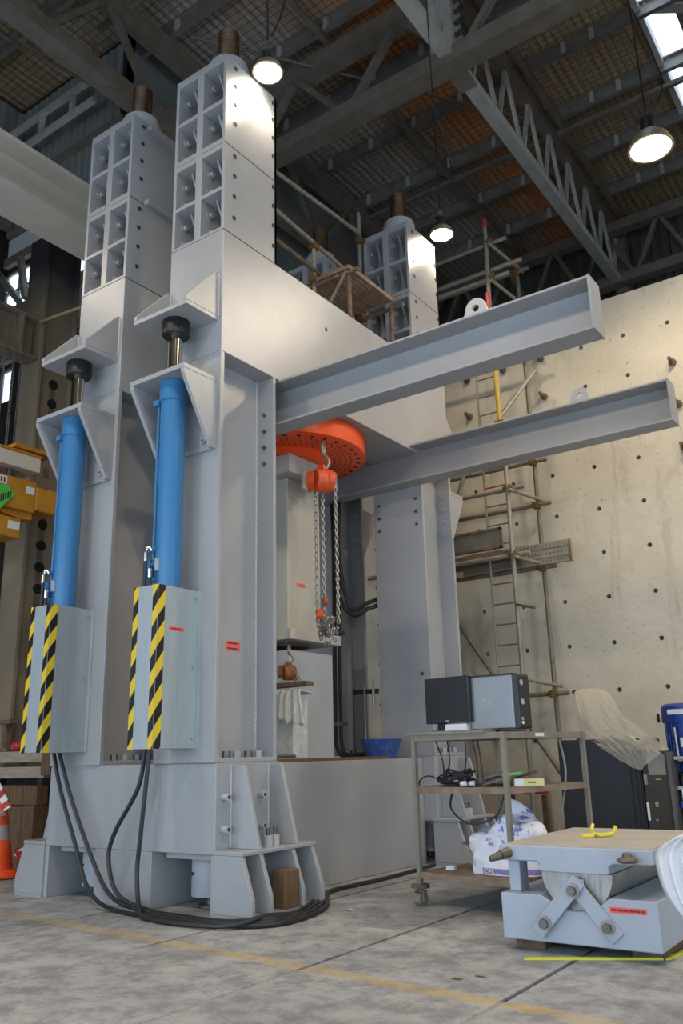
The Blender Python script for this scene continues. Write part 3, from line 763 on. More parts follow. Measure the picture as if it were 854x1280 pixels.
# --- cantilever beams (open channels) reaching out to the right
def beam(y0, z0, z1, xe, lugx, label):
    t = thing('cantilever_beam', label, 'beam', ((xe-6.6)/2, y0+.1, z0), group='cantilever beams of the rig')
    xs = -6.62; th = .022
    MB().box(xs, xe-.02, y0+.198, y0+.22, z0+th, z1-th).build('web', STEEL_D, t)
    MB().box(xs, xe-.02, y0, y0+.22, z1-th, z1).build('top_flange', STEEL_D, t, bevel=.003)
    MB().box(xs, xe-.02, y0, y0+.22, z0, z0+th).build('bottom_flange', STEEL_D, t, bevel=.003)
    MB().box(xe-.02, xe, y0-.004, y0+.224, z0-.004, z1+.004).build('end_plate', STEEL_D, t, bevel=.003)
    pts = [(-.13, 0), (.13, 0)]+[(.085*math.cos(a)*1.0, .085+.085*math.sin(a)) for a in [PI*i/12 for i in range(13)]]
    n = len(pts); m = MB(); yc = y0+.11
    # lug plate with a through hole: ring of quads between outline and hole
    out = [(.13, 0)]+[(.09*math.cos(PI*i/14), .10+.09*math.sin(PI*i/14)) for i in range(15)]+[(-.13, 0), (0, 0)]
    N2 = len(out); hole = []
    for ox, oz in out:
        a = math.atan2(oz-.10, ox); hole.append((.032*math.cos(a), .10+.032*math.sin(a)))
    vs = []
    for yy in (yc-.014, yc+.014):
        vs += [(lugx+a, yy, z1+b2) for a, b2 in out]+[(lugx+a, yy, z1+b2) for a, b2 in hole]
    fs = []
    for i in range(N2):
        j = (i+1) % N2
        fs += [(i, j, N2+j, N2+i), (2*N2+i, 2*N2+j, 3*N2+j, 3*N2+i), (i, j, 2*N2+j, 2*N2+i), (N2+i, N2+j, 3*N2+j, 3*N2+i)]
    m.add(vs, fs).build('lifting_lug', LIGHTG, t)
    for x in (xe-.13, xe-.30):
        MB().cyl((x, y0+.10, z1-th-.006), (x, y0+.10, z1-th), .012, 8).build('screw', CHROME, t)
    return t
beam(5.635, 4.055, 4.495, -1.645, -2.62, 'near grey steel channel beam reaching out to the right, upper of two')
beam(8.035, 4.12, 4.555, -1.708, -2.62, 'far grey steel channel beam reaching out to the right, lower of two')

# --- orange bearing disc under the crosshead
t = thing('bearing_disc', 'big round orange steel disc under the crosshead', 'disc', (CX, CY, 4.28))
MB().lathe([(.90, 4.26), (.92, 4.275), (.92, 4.485), (.905, 4.499)], (CX, CY, 0), 64).build('disc_plate', ORANGE, t, smooth=True)
MB().lathe([(.50, 4.158), (.52, 4.165), (.52, 4.265)], (CX, CY, 0), 48).build('disc_hub', ORANGE, t, smooth=True)
for i in range(36):
    a = 2*PI*i/36
    MB().cyl((CX+.84*math.cos(a), CY+.84*math.sin(a), 4.253), (CX+.84*math.cos(a), CY+.84*math.sin(a), 4.262), .022, 8).build('bolt_hole', SEAM, t)
m = MB()
for r, n in ((.76, 72), (.70, 66), (.64, 60), (.58, 54)):
    for i in range(n):
        a = 2*PI*(i+.3)/n
        m.cyl((CX+r*math.cos(a), CY+r*math.sin(a), 4.254), (CX+r*math.cos(a), CY+r*math.sin(a), 4.261), .008, 6)
o = m.build('small_bolt_holes', SEAM, t); o['kind'] = 'stuff'

# --- beige actuator hanging below it
t = thing('actuator_column', 'pale beige square actuator column with flared end plates, below orange disc', 'actuator', (CX, CY, 2.2))
h = .43
MB().box(CX-h, CX+h, CY-h, CY+h, 3.95, 4.155).build('top_plate', BEIGE, t, bevel=.006)
MB().box(CX-h, CX+h, CY-h, CY+h, 2.215, 2.32).build('bottom_plate', BEIGE, t, bevel=.006)
MB().box(CX-.28, CX+.28, CY-.28, CY+.28, 2.32, 3.95).build('body', BEIGE, t, bevel=.01)
MB().lathe([(.25, 2.19), (.27, 2.215)], (CX, CY, 0), 40).build('spigot', RUSTY, t, smooth=True)
m = MB().box(CX+.28, CX+.284, 6.80, 6.93, 2.80, 2.835); m.build('red_sticker', STICK, t)
MB().box(CX+.43, CX+.45, 6.70, 6.92, 3.80, 4.04).build('eye_plate', LIGHTG, t, bevel=.01)
MB().ring((CX+.47, 6.80, 3.86), (0, 1, 0), .05, .017, 14, 6, (1.3, .8)).build('shackle', CHAIN, t, smooth=True)
# --- lower pedestal
t = thing('pedestal_block', 'smooth pale grey block standing on the base below the actuator', 'block', (CX, CY, 1.056))
MB().box(CX-.36, CX+.36, CY-.36, CY+.36, 1.056, 2.12).build('block_body', LIGHTG, t, bevel=.008)
MB().box(CX-.40, CX+.40, CY-.40, CY+.40, 1.056, 1.09).build('block_foot', LIGHTG, t, bevel=.004)

# --- chain hoists
def chain(m, p0, p1, s=.05, r=.0085):
    p0, p1 = Vector(p0), Vector(p1); d = p1-p0; n = max(2, int(d.length/(s*.82)))
    for i in range(n):
        c = p0+d*((i+.5)/n)
        m.ring(c, (1, .25, 0) if i % 2 else (-.25, 1, 0), s*.30, r, 8, 4, (1.55, 1))
    return m
def hoist(x, y, zt, body, length, label, mt, small=1.0):
    k = small
    t = thing('chain_hoist', label, 'hoist', (x, y, zt))
    MB().ring((x, y, zt-.07*k), (1, .4, 0), .05*k, .017*k, 14, 6, (1.3, 1)).build('top_ring', CHAIN, t, smooth=True)
    MB().tube(spline([(x, y, zt-.12*k), (x+.055*k, y+.02, zt-.20*k), (x+.04*k, y, zt-.28*k), (x-.02*k, y, zt-.30*k), (x-.05*k, y, zt-.24*k)], 6), .018*k, 8).build('top_hook', CHAIN, t, smooth=True)
    zc = zt-.42*k
    MB().cyl((x-.04*k, y-.10*k, zc), (x+.06*k, y+.05*k, zc), .118*k, 22).build('gear_case', mt, t, smooth=True, bevel=.008)
    MB().cyl((x+.06*k, y-.03*k, zc), (x+.10*k, y+.03*k, zc), .085*k, 18).build('end_cover', mt, t, smooth=True, bevel=.006)
    MB().cyl((x-.13*k, y-.09*k, zc+.01), (x-.05*k, y-.06*k, zc+.01), .10*k, 18).build('chain_wheel_guard', mt, t, smooth=True, bevel=.006)
    MB().prism([(x-.06*k, zc+.06*k), (x+.05*k, zc+.06*k), (x+.03*k, zt-.25*k), (x-.04*k, zt-.25*k)], 'y', y-.05*k, y).build('frame_plate', mt, t)
    m = MB()
    for dx, dy, zz in body: chain(m, (x+dx, y+dy, zc-.08*k), (x+dx*1.02, y+dy, zz))
    o = m.build('hand_chain', CHAIN, t, smooth=True); o['kind'] = 'stuff'
    return t, zc
t, zc = hoist(-4.83, 6.60, 4.20, [(-.06, -.06, 2.30), (-.035, .02, 2.30), (.10, .06, 2.33)], 1.3, 'orange chain hoist with hanging chains beside the beige column', ORANGED)
MB().cyl((-4.905, 6.55, 2.42), (-4.85, 6.58, 2.42), .055, 14).build('lower_block', ORANGED, t, smooth=True, bevel=.006)
MB().cyl((-4.83, 6.55, 2.54), (-4.80, 6.58, 2.54), .045, 14).build('lower_swivel', mat('dull_orange', (.36, .08, .03), .6), t, smooth=True, bevel=.006)
m = MB()
for i in range(90):
    m.ring((-4.83+random.uniform(-.075, .085), 6.6+random.uniform(-.05, .06), 2.30-abs(random.gauss(0, .09))+.08), (random.uniform(-1, 1), random.uniform(-1, 1), random.uniform(-.4, .4)), .015, .0085, 8, 4, (1.55, 1))
o = m.build('bunched_chain', CHAIN, t, smooth=True); o['kind'] = 'stuff'
t, zc = hoist(-5.12, 6.38, 2.13, [(.05, .02, 1.80), (.10, .02, 1.78)], .5, 'small rusty orange chain hoist hanging under the beige column', mat('rusty_orange', (.40, .13, .04), .6, col2=(.18, .07, .03), scale=20), .62)
# things under it: plank, plaster block, blanket
o = MB().box(-5.35, -4.80, 6.22, 6.34, 1.725, 1.765).build('hanging_plank', RUSTY, off=(-5.07, 6.28, 1.725)); tag(o, 'rusty brown bar hanging level under the small hoist', 'bar')
o = MB().box(-5.20, -4.915, 6.18, 6.40, 1.057, 1.63).build('plaster_block', PLASTER, off=(-5.05, 6.28, 1.057), bevel=.01); tag(o, 'rough white plaster block standing on the base', 'block')
def blanket():
    m = MB(); nx, nz = 24, 9; vs = []
    for k in range(nz+1):
        s = k/nz
        for i in range(nx+1):
            u = i/nx; fold = (.020 if (i//2) % 2 else -.016)*min(1, s*2.5)
            x = -5.235+.40*u+.11*s*u*u; yb = 6.15-.075*s+fold
            if k == 0: vs.append((x, 6.40, 1.67)); continue
            if k == 1: vs.append((x, 6.16, 1.69)); continue
            drop = .22+.10*u+.02*math.sin(i*2.3)
            vs.append((x, yb, 1.69-drop*((k-1)/(nz-1))))
    w = nx+1
    fs = [(k*w+i, k*w+i+1, (k+1)*w+i+1, (k+1)*w+i) for k in range(nz) for i in range(nx)]
    m.add(vs, fs); o = m.build('insulation_blanket', PLASTER, smooth=True, off=(-5.05, 6.28, 1.35))
    so = o.modifiers.new('thick', 'SOLIDIFY'); so.thickness = .015
    return o
tag(blanket(), 'white ragged insulation blanket draped over the plaster block', 'blanket')
o = MB().box(-4.90, -4.79, 5.66, 7.6, 1.056, 1.083).build('timber_strip', WOOD, off=(-4.84, 6.5, 1.056)); tag(o, 'thin brown timber strip lying along the base edge', 'timber')
t = thing('bar_clamp', 'small dark bar clamp lying on base edge beside the right column', 'clamp', (-4.80, 5.72, 1.083))
MB().bar((-4.83, 5.66, 1.10), (-4.79, 6.05, 1.10), .02, .02).build('clamp_bar', BOLT, t)
MB().box(-4.86, -4.80, 5.74, 5.80, 1.085, 1.135).build('clamp_jaw', BOLT, t, bevel=.004)
MB().cyl((-4.82, 5.86, 1.11), (-4.74, 5.98, 1.11), .012, 8).build('clamp_handle', BOLT, t)
# black cables down the rear left column
for dx, lab in ((0, 'black cable clipped down the rear column, left of the pair'), (.075, 'black cable clipped down the rear column, right of the pair')):
    pts = [(-5.87+dx, 8.18, 4.10), (-5.855+dx, 8.18, 3.5), (-5.87+dx, 8.18, 2.6), (-5.88+dx, 8.18, 1.6), (-5.86+dx, 8.16, 1.22), (-5.74+dx, 8.12, 1.10), (-5.45+dx, 8.1, 1.085)]
    t = thing('drop_cable', lab, 'cable', (-5.87+dx, 8.18, 1.06))
    MB().tube(spline(pts, 8), .024, 8).build('cable', HOSE, t, smooth=True)
    for z in (2.5, 1.45): MB().box(-5.91+dx, -5.84+dx, 8.14, 8.26, z-.02, z+.02).build('clip', BOLT, t)
for k, lab in ((0, 'black looping cable between the rear columns, outer loop'), (1, 'black looping cable between the rear columns, inner loop')):
    q = .07*k
    o = MB().tube(spline([(-5.80+q, 8.15, 4.10), (-5.81+q, 8.12, 3.5), (-5.74+q, 8.12, 2.92+q), (-5.57, 8.14, 2.68+q), (-5.40, 8.2, 2.74+q), (-5.33, 8.33, 2.80+q), (-5.27, 8.5, 2.95+q), (-5.2, 8.55, 3.5)], 8), .026, 8).build('loop_cable', HOSE, smooth=True, off=(-5.55, 8.12, 2.68))
    tag(o, lab, 'cable')
m = MB()
o = MB().blob((-5.30, 8.0, 1.10), (.22, .10, .045), 14, 6, .15).build('cable_coil', HOSE, off=(-5.3, 8.0, 1.06)); tag(o, 'heap of dark coiled cable on the base before the rear column', 'cable')
# blue basin
t = thing('plastic_basin', 'blue plastic basin splashed with white, standing on the rig base', 'basin', (-5.02, 7.8, 1.056))
MB().lathe([(.13, .005), (.15, 0), (.165, .02), (.215, .19), (.232, .195), (.228, .203), (.21, .2), (.155, .03), (.0, .028)], (-5.02, 7.8, 1.056), 32).build('tub', BASINB, t, smooth=True)
MB().lathe([(.0, .19), (.205, .185)], (-5.02, 7.8, 1.056), 24).build('white_residue', PLASTER, t)
# small stand with rods behind the basin
t = thing('rod_stand', 'thin steel measuring stand with crossbar behind the basin', 'stand', (-5.36, 8.02, 1.056))
MB().cyl((-5.36, 8.02, 1.056), (-5.36, 8.02, 1.85), .012, 8).build('upright_rod', CHROME, t)
MB().bar((-5.52, 8.05, 1.78), (-5.2, 8.05, 1.78), .05, .05).build('crossbar', BLACK, t)
MB().cyl((-5.24, 8.02, 1.62), (-5.24, 8.02, 1.92), .016, 8).build('gauge', CHROME, t)

# ================================================================== HOSES FROM THE COVERS
def hose(pts, lab):
    o = MB().tube(spline(pts, 9), .017, 8).build('hydraulic_hose', HOSE, smooth=True, off=pts[0]); return tag(o, lab, 'hose', 'hoses on the floor by the rig')
end = lambda d: [(-4.0-d*.5, 4.80, .02+d*.3), (-3.99-d, 5.2, .02), (-4.14-d, 5.60, .02), (-4.36, 5.9-d, .02), (-4.52, 6.2, .02), (-4.5, 7.0, .02), (-4.56, 8.0, .02)]
hose([(-6.44, 4.76, 1.20), (-6.305, 4.75, .893), (-6.05, 4.74, .458), (-5.85, 4.72, .16), (-5.55, 4.68, .03), (-4.95, 4.60, .02), (-4.32, 4.60, .02)]+end(0), 'black hose from the left cylinder cover, leftmost hose')
hose([(-6.37, 4.76, 1.20), (-6.14, 4.75, .798), (-5.80, 4.74, .319), (-5.55, 4.72, .10), (-5.20, 4.70, .03), (-4.80, 4.66, .02), (-4.32, 4.66, .02)]+end(.05), 'black hose from left cylinder cover, second hose from left')
hose([(-5.285, 4.76, 1.18), (-5.335, 4.75, .894), (-5.57, 4.74, .564), (-5.63, 4.74, .356), (-5.48, 4.72, .12), (-5.15, 4.74, .03), (-4.75, 4.72, .02), (-4.36, 4.72, .02)]+end(.10), 'black hose bulging left from the right cylinder cover')
hose([(-5.23, 4.76, 1.18), (-5.25, 4.75, .894), (-5.29, 4.75, .514), (-5.31, 4.75, .284), (-5.22, 4.70, .06), (-4.98, 4.55, .02), (-4.50, 4.52, .02), (-4.2, 4.58, .03)]+end(.15), 'black hose hanging straight down from the right cylinder cover')
# timber chock inside the right foot bracket
o = MB().box(-4.375, -4.265, 5.25, 5.42, .025, .29).build('timber_chock', mat('chock_timber', (.19, .115, .055), .8, col2=(.11, .065, .035), scale=8, stretch=(6, 6, 1)), off=(-4.32, 5.33, .025), bevel=.004); tag(o, 'brown timber block standing inside the right foot bracket', 'timber')

# ================================================================== TROLLEY AND ITS LOAD
TH = math.radians(-10); TO = Vector((-3.545, 5.987, 0))
def tp(u, v, z=0): return Vector((TO.x+u*math.cos(TH)-v*math.sin(TH), TO.y+u*math.sin(TH)+v*math.cos(TH), z))
trol = thing('trolley', 'rusty steel three-tier trolley on castors standing before the rig', 'trolley', TO, TH)
Wd, Dp = .85, 1.10
for z, n in ((.234, 'bottom_shelf'), (.848, 'middle_shelf'), (1.235, 'top_shelf')):
    s = MB().box(0, Wd, 0, Dp, z-.008, z).build(n, CARTR, trol, local=True)
    f = MB().box(-.012, Wd+.012, -.012, .008, z-.042, z+.004).box(-.012, Wd+.012, Dp-.008, Dp+.012, z-.042, z+.004).box(-.012, .008, .008, Dp-.008, z-.042, z+.004).box(Wd-.008, Wd+.012, .008, Dp-.008, z-.042, z+.004)
    f.build('shelf_rim', CARTM if z > 1 else CARTR, s, local=True)
for i, (u, v) in enumerate(((0, 0), (Wd, 0), (Wd, Dp), (0, Dp))):
    MB().box(u-.017, u+.017, v-.017, v+.017, .15, 1.24).build('post', CARTM, trol, local=True)
    c = MB().cyl((u, v, .125), (u, v, .15), .07, 16).cyl((u, v, .08), (u, v, .125), .022, 10).build('castor_plate', RUSTY, trol, local=True)
    MB().box(u-.045, u-.035, v-.02, v+.02, .03, .10).box(u+.035, u+.045, v-.02, v+.02, .03, .10).box(u-.045, u+.045, v-.02, v+.02, .10, .11).build('castor_fork', CARTM, c, local=True)
    MB().cyl((u-.03, v, .048), (u+.03, v, .048), .048, 18).build('castor_wheel', mat('grey_wheel', (.22, .21, .20), .6), c, local=True, smooth=True)
MB().box(-.07, .70, -.03, .10, 1.239, 1.262).build('loose_channel', CARTM, trol, local=True)
# shelf label and cable tie
MB().box(Wd+.0125, Wd+.0135, .40, .52, 1.205, 1.23).build('shelf_label', WHITEP, trol, local=True)

# computer
pc = thing('computer_tower', 'silver grey computer tower standing on the trolley top', 'computer', (-3.13, 6.16, 1.262), math.radians(-6))
w, dep, hh = .445, .185, .415
MB().box(0, w-.045, 0, dep, 0, hh-.004).build('side_case', SILVER, pc, local=True, bevel=.012)
MB().prism([(w-.045, 0), (w-.008, 0), (w, .02), (w, hh-.02), (w-.012, hh), (w-.045, hh)], 'y', .004, dep-.004).build('black_front', BLACKP, pc, local=True, bevel=.004)
MB().box(-.01, w-.05, .004, dep-.004, hh-.004, hh+.004).build('top_trim', BLACKP, pc, local=True)
for z in (.345, .20):
    MB().cyl((w-.002, .06, z), (w+.005, .06, z), .022, 18).build('drive_button', mat('button_silver', (.6, .6, .58), .3, .6), pc, local=True, smooth=True)
for z in (.045, .075): MB().box(w, w+.004, .03, .055, z-.011, z+.011).build('port', WHITEP if z < .06 else mat('port_blue', (.2, .4, .55), .4), pc, local=True)
text('DELL', .075, 'case_lettering', mat('emboss_grey', (.33, .335, .34), .3, .5), pc, Matrix.Translation((w*.46, -.0015, .20)) @ ROTF, .002)
# monitor
mo = thing('monitor', 'black flat monitor turned slightly, beside the computer tower', 'monitor', (-3.30, 6.16, 1.262), math.radians(-9))
MB().box(-.235, .205, -.02, .03, .065, .425).build('screen_case', BLACKP, mo, local=True, bevel=.006)
MB().box(-.212, .182, -.0225, -.019, .095, .402).build('screen', SCREEN, mo, local=True)
MB().box(-.03, .0, -.0225, -.0195, .074, .088).build('maker_badge', mat('badge_grey', (.45, .45, .45), .3, .6), mo, local=True)
MB().prism([(-.16, .0), (-.07, .0), (-.09, .10), (-.15, .10)], 'y', .03, .06).build('neck', BLACKP, mo, local=True)
MB().box(-.20, .08, -.01, .17, 0, .012).build('foot', BLACKP, mo, local=True, bevel=.004)
o = MB().box(-3.32, -3.13, 6.10, 6.22, 1.262, 1.315).build('white_box', PLASTIC_W, off=(-3.2, 6.16, 1.262), bevel=.003); tag(o, 'small white box half hidden under the black monitor', 'box')
# mouse on the top shelf
p = tp(.72, .18, 1.235); o = MB().blob((p.x, p.y, 1.252), (.055, .035, .02), 14, 8).build('computer_mouse', BLACKP, smooth=True, off=(p.x, p.y, 1.235)); tag(o, 'black computer mouse on the trolley top beside the computer', 'mouse')
# adapters and cables on the middle shelf
p = tp(.30, .14, .848)
t = thing('cable_bundle', 'tangled black cable bundle lying on the middle trolley shelf', 'cable', p)
for i in range(9):
    r = random.uniform(.07, .12); c = Vector((p.x+random.uniform(-.05, .05), p.y+random.uniform(-.04, .04), .865+.012*i))
    pts = [(c.x+r*1.25*math.cos(a), c.y+r*.7*math.sin(a), c.z+.015*math.sin(a*2+i)) for a in [2*PI*k/14+i for k in range(14)]]
    MB().tube(pts, .0075, 6).build('cable_loop', HOSE, t, smooth=True)
for i, (u, v) in enumerate(((.40, .06), (.43, .12))):
    q = tp(u, v); MB().cyl((q.x, q.y, .872), (q.x+.04, q.y, .875), .02, 10).build('plug', PLASTIC_W, t, smooth=True)
MB().tube(spline([tp(.22, .12, .87), tp(.12, .03, .93), tp(.03, .02, .90), tp(.0, .05, .86)], 8), .006, 6).build('cable', HOSE, t, smooth=True)
# hanging cables behind
for i, (u0, v0, z0, u1, v1, z1, sag) in enumerate(((.14, .10, 1.19, .18, .12, .87, .05), (.24, .12, 1.19, .16, .15, .87, .06), (.40, .14, 1.19, .34, .15, .88, .03), (.47, .14, 1.19, .49, .15, .87, .02), (.50, .16, 1.19, .53, .16, .87, .01))):
    mid = tp((u0+u1)/2+sag, (v0+v1)/2-sag*.4, (z0+z1)/2)
    o = MB().tube(spline([tp(u0, v0, z0), mid, tp(u1, v1, z1)], 10), .006, 6).build('hanging_cable', HOSE, smooth=True, off=tp(u0, v0, z1)); tag(o, ['thin black cable hanging inside the trolley, leftmost of five', 'thin black cable hanging inside the trolley, second from left', 'thin black cable hanging inside the trolley, middle one of five', 'thin black cable hanging inside the trolley, fourth from left', 'thin black cable hanging inside the trolley, rightmost of five'][i], 'cable', 'hanging cables of the trolley')
o = MB().tube(spline([tp(.16, .25, .80), tp(.18, .2, .68), tp(.34, .2, .58), tp(.55, .25, .63), tp(.62, .3, .80)], 10), .008, 6).build('looped_cable', HOSE, smooth=True, off=tp(.34, .2, .58)); tag(o, 'black cable sagging in a loop below the middle shelf', 'cable')
o = MB().tube(spline([tp(.70, 1.0, 1.18), tp(.72, 1.02, .95), tp(.66, 1.04, .70), tp(.58, 1.0, .40)], 10), .009, 6).build('beige_cable', CABLEG, smooth=True, off=tp(.7, 1.0, .4)); tag(o, 'beige cable hanging down the right rear of the trolley', 'cable')
# scraps, green strip and boxed item on the middle shelf
for i, (u, v, a, ln, m_, lab) in enumerate(((.58, .35, .4, .34, ROPE, 'long tan timber lath on the middle shelf behind cables'), (.66, .45, .15, .30, WOOD, 'dark brown offcut among scraps on the middle shelf'), (.52, .28, .9, .25, GALVD, 'grey metal scrap on the middle shelf beside black cables'), (.70, .30, .25, .14, GREENT, 'bright green strip among the scraps on the middle shelf'))):
    p = tp(u, v); d = Vector((math.cos(a+TH), math.sin(a+TH), .25 if i != 3 else .1)).normalized()*ln/2
    z = .90+.012*i
    o = MB().bar(Vector((p.x, p.y, z))-d, Vector((p.x, p.y, z))+d, .035, .02).build('scrap_strip', m_, off=(p.x, p.y, .85)); tag(o, lab, 'scrap')
o = MB().blob((tp(.50, .40).x, tp(.50, .40).y, .885), (.10, .09, .035), 12, 6, .3).build('wire_heap', mat('wire_grey', (.25, .23, .2), .6), off=tp(.5, .4, .848)); tag(o, 'grey heap of loose wire on the middle shelf', 'wire')
p = tp(.72, .30); b_ = thing('small_carton', 'small yellow and white carton on the right of middle shelf', 'carton', (-2.70, 6.16, .85), math.radians(30))
MB().box(-.02, .13, -.03, .05, 0, .052).build('carton_body', mat('pale_yellow', (.62, .55, .22), .5), b_, local=True)
MB().box(-.085, -.02, -.03, .05, 0, .052).build('carton_end', WHITEP, b_, local=True)
MB().box(.01, .07, -.0315, -.03, .022, .032).build('carton_print', INK, b_, local=True)
# printed sack on the bottom shelf
def sack():
    c = tp(.60, .34); L = Vector((c.x, c.y, .234)); vs = []; seg, rings = 40, 22
    for i in range(rings+1):
        t = i/rings
        for k in range(seg):
            a = 2*PI*k/seg
            cr, sr = math.cos(a), math.sin(a)
            prof = (.30*(1-.10*t)) if t < .6 else .27*max(0, 1-((t-.6)/.4)**2.2)
            wob = 1+.05*math.sin(3*a+5*t)+.05*math.sin(7*a-9*t)+.03*math.sin(13*a+17*t)
            ex = math.copysign(abs(cr)**.75, cr)*prof*wob; ey = math.copysign(abs(sr)**.8, sr)*prof*.62*wob
            top = .36+.05*math.sin(a*1.0+.7)+(.12*math.exp(-((cr-.12)/.33)**2))
            z = top*min(1, t*1.35) if t < .62 else top*(.837+.163*((t-.62)/.38)**.7)
            if t > .55: ex = ex*(1-.35*(t-.55)/.45)+.02*(t-.55)
            vs.append((L.x+ex, L.y+ey, L.z+.004+z))
    fs = [(i*seg+k, i*seg+(k+1) % seg, (i+1)*seg+(k+1) % seg, (i+1)*seg+k) for i in range(rings) for k in range(seg)]+[tuple(range(seg))]
    m, nt, b = nmat('printed_white_sack'); N, LK = nt.nodes, nt.links
    tc = N.new('ShaderNodeTexCoord'); sx = N.new('ShaderNodeSeparateXYZ'); LK.new(tc.outputs['Object'], sx.inputs[0])
    def band(node, lo, hi):
        a = N.new('ShaderNodeMath'); a.operation = 'GREATER_THAN'; a.inputs[1].default_value = lo; LK.new(node, a.inputs[0])
        c2 = N.new('ShaderNodeMath'); c2.operation = 'LESS_THAN'; c2.inputs[1].default_value = hi; LK.new(node, c2.inputs[0])
        d = N.new('ShaderNodeMath'); d.operation = 'MULTIPLY'; LK.new(a.outputs[0], d.inputs[0]); LK.new(c2.outputs[0], d.inputs[1]); return d.outputs[0]
    base_c = (0.78, 0.79, 0.86, 1)
    # mottled printing in the upper right part
    nz = N.new('ShaderNodeTexNoise'); nz.inputs['Scale'].default_value = 22; nz.inputs['Detail'].default_value = 4; LK.new(tc.outputs['Object'], nz.inputs['Vector'])
    r = N.new('ShaderNodeValToRGB'); r.color_ramp.elements[0].position = .53; r.color_ramp.elements[1].position = .60
    LK.new(nz.outputs['Fac'], r.inputs[0])
    mm = N.new('ShaderNodeMath'); mm.operation = 'MULTIPLY'; LK.new(r.outputs[0], mm.inputs[0]); LK.new(band(sx.outputs['X'], .0, .22), mm.inputs[1])
    m2 = N.new('ShaderNodeMath'); m2.operation = 'MULTIPLY'; LK.new(mm.outputs[0], m2.inputs[0]); LK.new(band(sx.outputs['Z'], .22, .44), m2.inputs[1])
    mx = N.new('ShaderNodeMix'); mx.data_type = 'RGBA'; LK.new(m2.outputs[0], mx.inputs[0]); mx.inputs[6].default_value = base_c; mx.inputs[7].default_value = (.22, .18, .55, 1)
    bb = N.new('ShaderNodeMath'); bb.operation = 'MULTIPLY'; LK.new(band(sx.outputs['Z'], .012, .05), bb.inputs[0]); LK.new(band(sx.outputs['X'], -.15, .3), bb.inputs[1])
    mx2 = N.new('ShaderNodeMix'); mx2.data_type = 'RGBA'; LK.new(bb.outputs[0], mx2.inputs[0]); LK.new(mx.outputs[2], mx2.inputs[6]); mx2.inputs[7].default_value = (.26, .22, .5, 1)
    LK.new(mx2.outputs[2], b.inputs['Base Color']); b.inputs['Roughness'].default_value = .55
    n3 = N.new('ShaderNodeTexNoise'); n3.inputs['Scale'].default_value = 14; n3.inputs['Detail'].default_value = 5; LK.new(tc.outputs['Object'], n3.inputs['Vector'])
    bp = N.new('ShaderNodeBump'); bp.inputs['Strength'].default_value = .7; bp.inputs['Distance'].default_value = .03; LK.new(n3.outputs['Fac'], bp.inputs['Height']); LK.new(bp.outputs[0], b.inputs['Normal'])
    o = MB().add(vs, fs).build('printed_sack', m, smooth=True, off=L); return o, L
sk, L = sack(); tag(sk, 'full white plastic sack with purple printing on the bottom trolley shelf', 'sack')
PUR = mat('purple_print', (.24, .20, .55), .6); REDI = mat('faded_red_print', (.70, .38, .42), .6)
for s_, dx, dz, sz, m_ in (('KY', -.07, .335, .03, PUR), ('TL', -.08, .295, .03, PUR), ('LO', -.08, .25, .034, PUR), ('W', -.055, .215, .036, PUR), ('CAL', -.08, .033, .045, WHITEP)):
    text(s_, sz, 'sack_lettering', m_, sk, Matrix.Translation((dx, -.205, dz)) @ ROTF, .004)
# coiled grey cable beside the sack
t = thing('coiled_cable', 'coil of grey beige cable on bottom trolley shelf beside the sack', 'cable', tp(.30, .30, .236))
for i in range(6):
    c = tp(.28, .34); a0 = i*.2
    pts = [(c.x+(.10+.012*i)*math.cos(a), c.y+.05*math.sin(a)+.012*i, .245+.10*(1-math.cos(a+a0))*.9) for a in [2*PI*k/16 for k in range(17)]]
    MB().tube(pts, .008, 6).build('cable_turn', CABLEG, t, smooth=True)
MB().blob((tp(.36, .42).x, tp(.36, .42).y, .31), (.09, .08, .075), 14, 8, .1).build('dark_bundle', BLACKP, t, smooth=True)
q = tp(.13, .22); MB().box(q.x-.035, q.x+.035, q.y-.02, q.y+.02, .236, .265).build('white_socket', WHITEP, t)

# ================================================================== ROLLER BEARING
t = thing('roller_bearing', 'pale grey steel roller bearing block with half-round roller, in right foreground', 'bearing', (-1.93, 5.5, .055))
X0, X1, Y0, Y1 = -2.38, -1.475, 4.95, 6.18
MB().prism([(X0, .481), (-2.14, .481), (-2.125, .468), (-2.125, .428), (-1.728, .428), (-1.722, .468), (-1.70, .485), (X1, .49), (X1, .565), (X0, .565)], 'y', Y0, Y1).build('upper_block', ROLLG, t, bevel=.006)
MB().box(X0+.012, X1-.012, Y0+.012, Y1-.012, .565, .569).build('dusty_top_plate', ROLLTOP, t)
arc = [(-1.92+.205*math.cos(PI+PI*i/28), .428+.205*math.sin(PI+PI*i/28)) for i in range(29)]
MB().prism(arc, 'y', Y0+.02, Y1-.02).build('half_roller', ROLLST, t, smooth=True)
MB().prism([(X0, .06), (X1, .06), (X1, .312), (-1.735, .312), (-1.83, .235), (-2.0, .235), (-2.05, .262), (-2.135, .305), (X0, .305)], 'y', Y0-.01, Y1-.05).build('lower_block', ROLLG, t, bevel=.006)
MB().box(X0+.03, X0+.10, Y0+.06, Y0+.18, .305, .481).build('side_stop', ROLLG, t, bevel=.004)
def link(p0, p1, y, w):
    a = Vector((p0[0], 0, p0[1])); b2 = Vector((p1[0], 0, p1[1])); d = (b2-a).normalized(); n = Vector((-d.z, 0, d.x))*w/2
    a2, b3 = a-d*.05, b2+d*.05
    return MB().prism([((a2-n).x, (a2-n).z), ((b3-n).x, (b3-n).z), ((b3+n).x, (b3+n).z), ((a2+n).x, (a2+n).z)], 'y', y, y+.014)
link((-1.905, .35), (-1.735, .15), Y0-.026, .085).build('diagonal_link', ROLLG, t, bevel=.003)
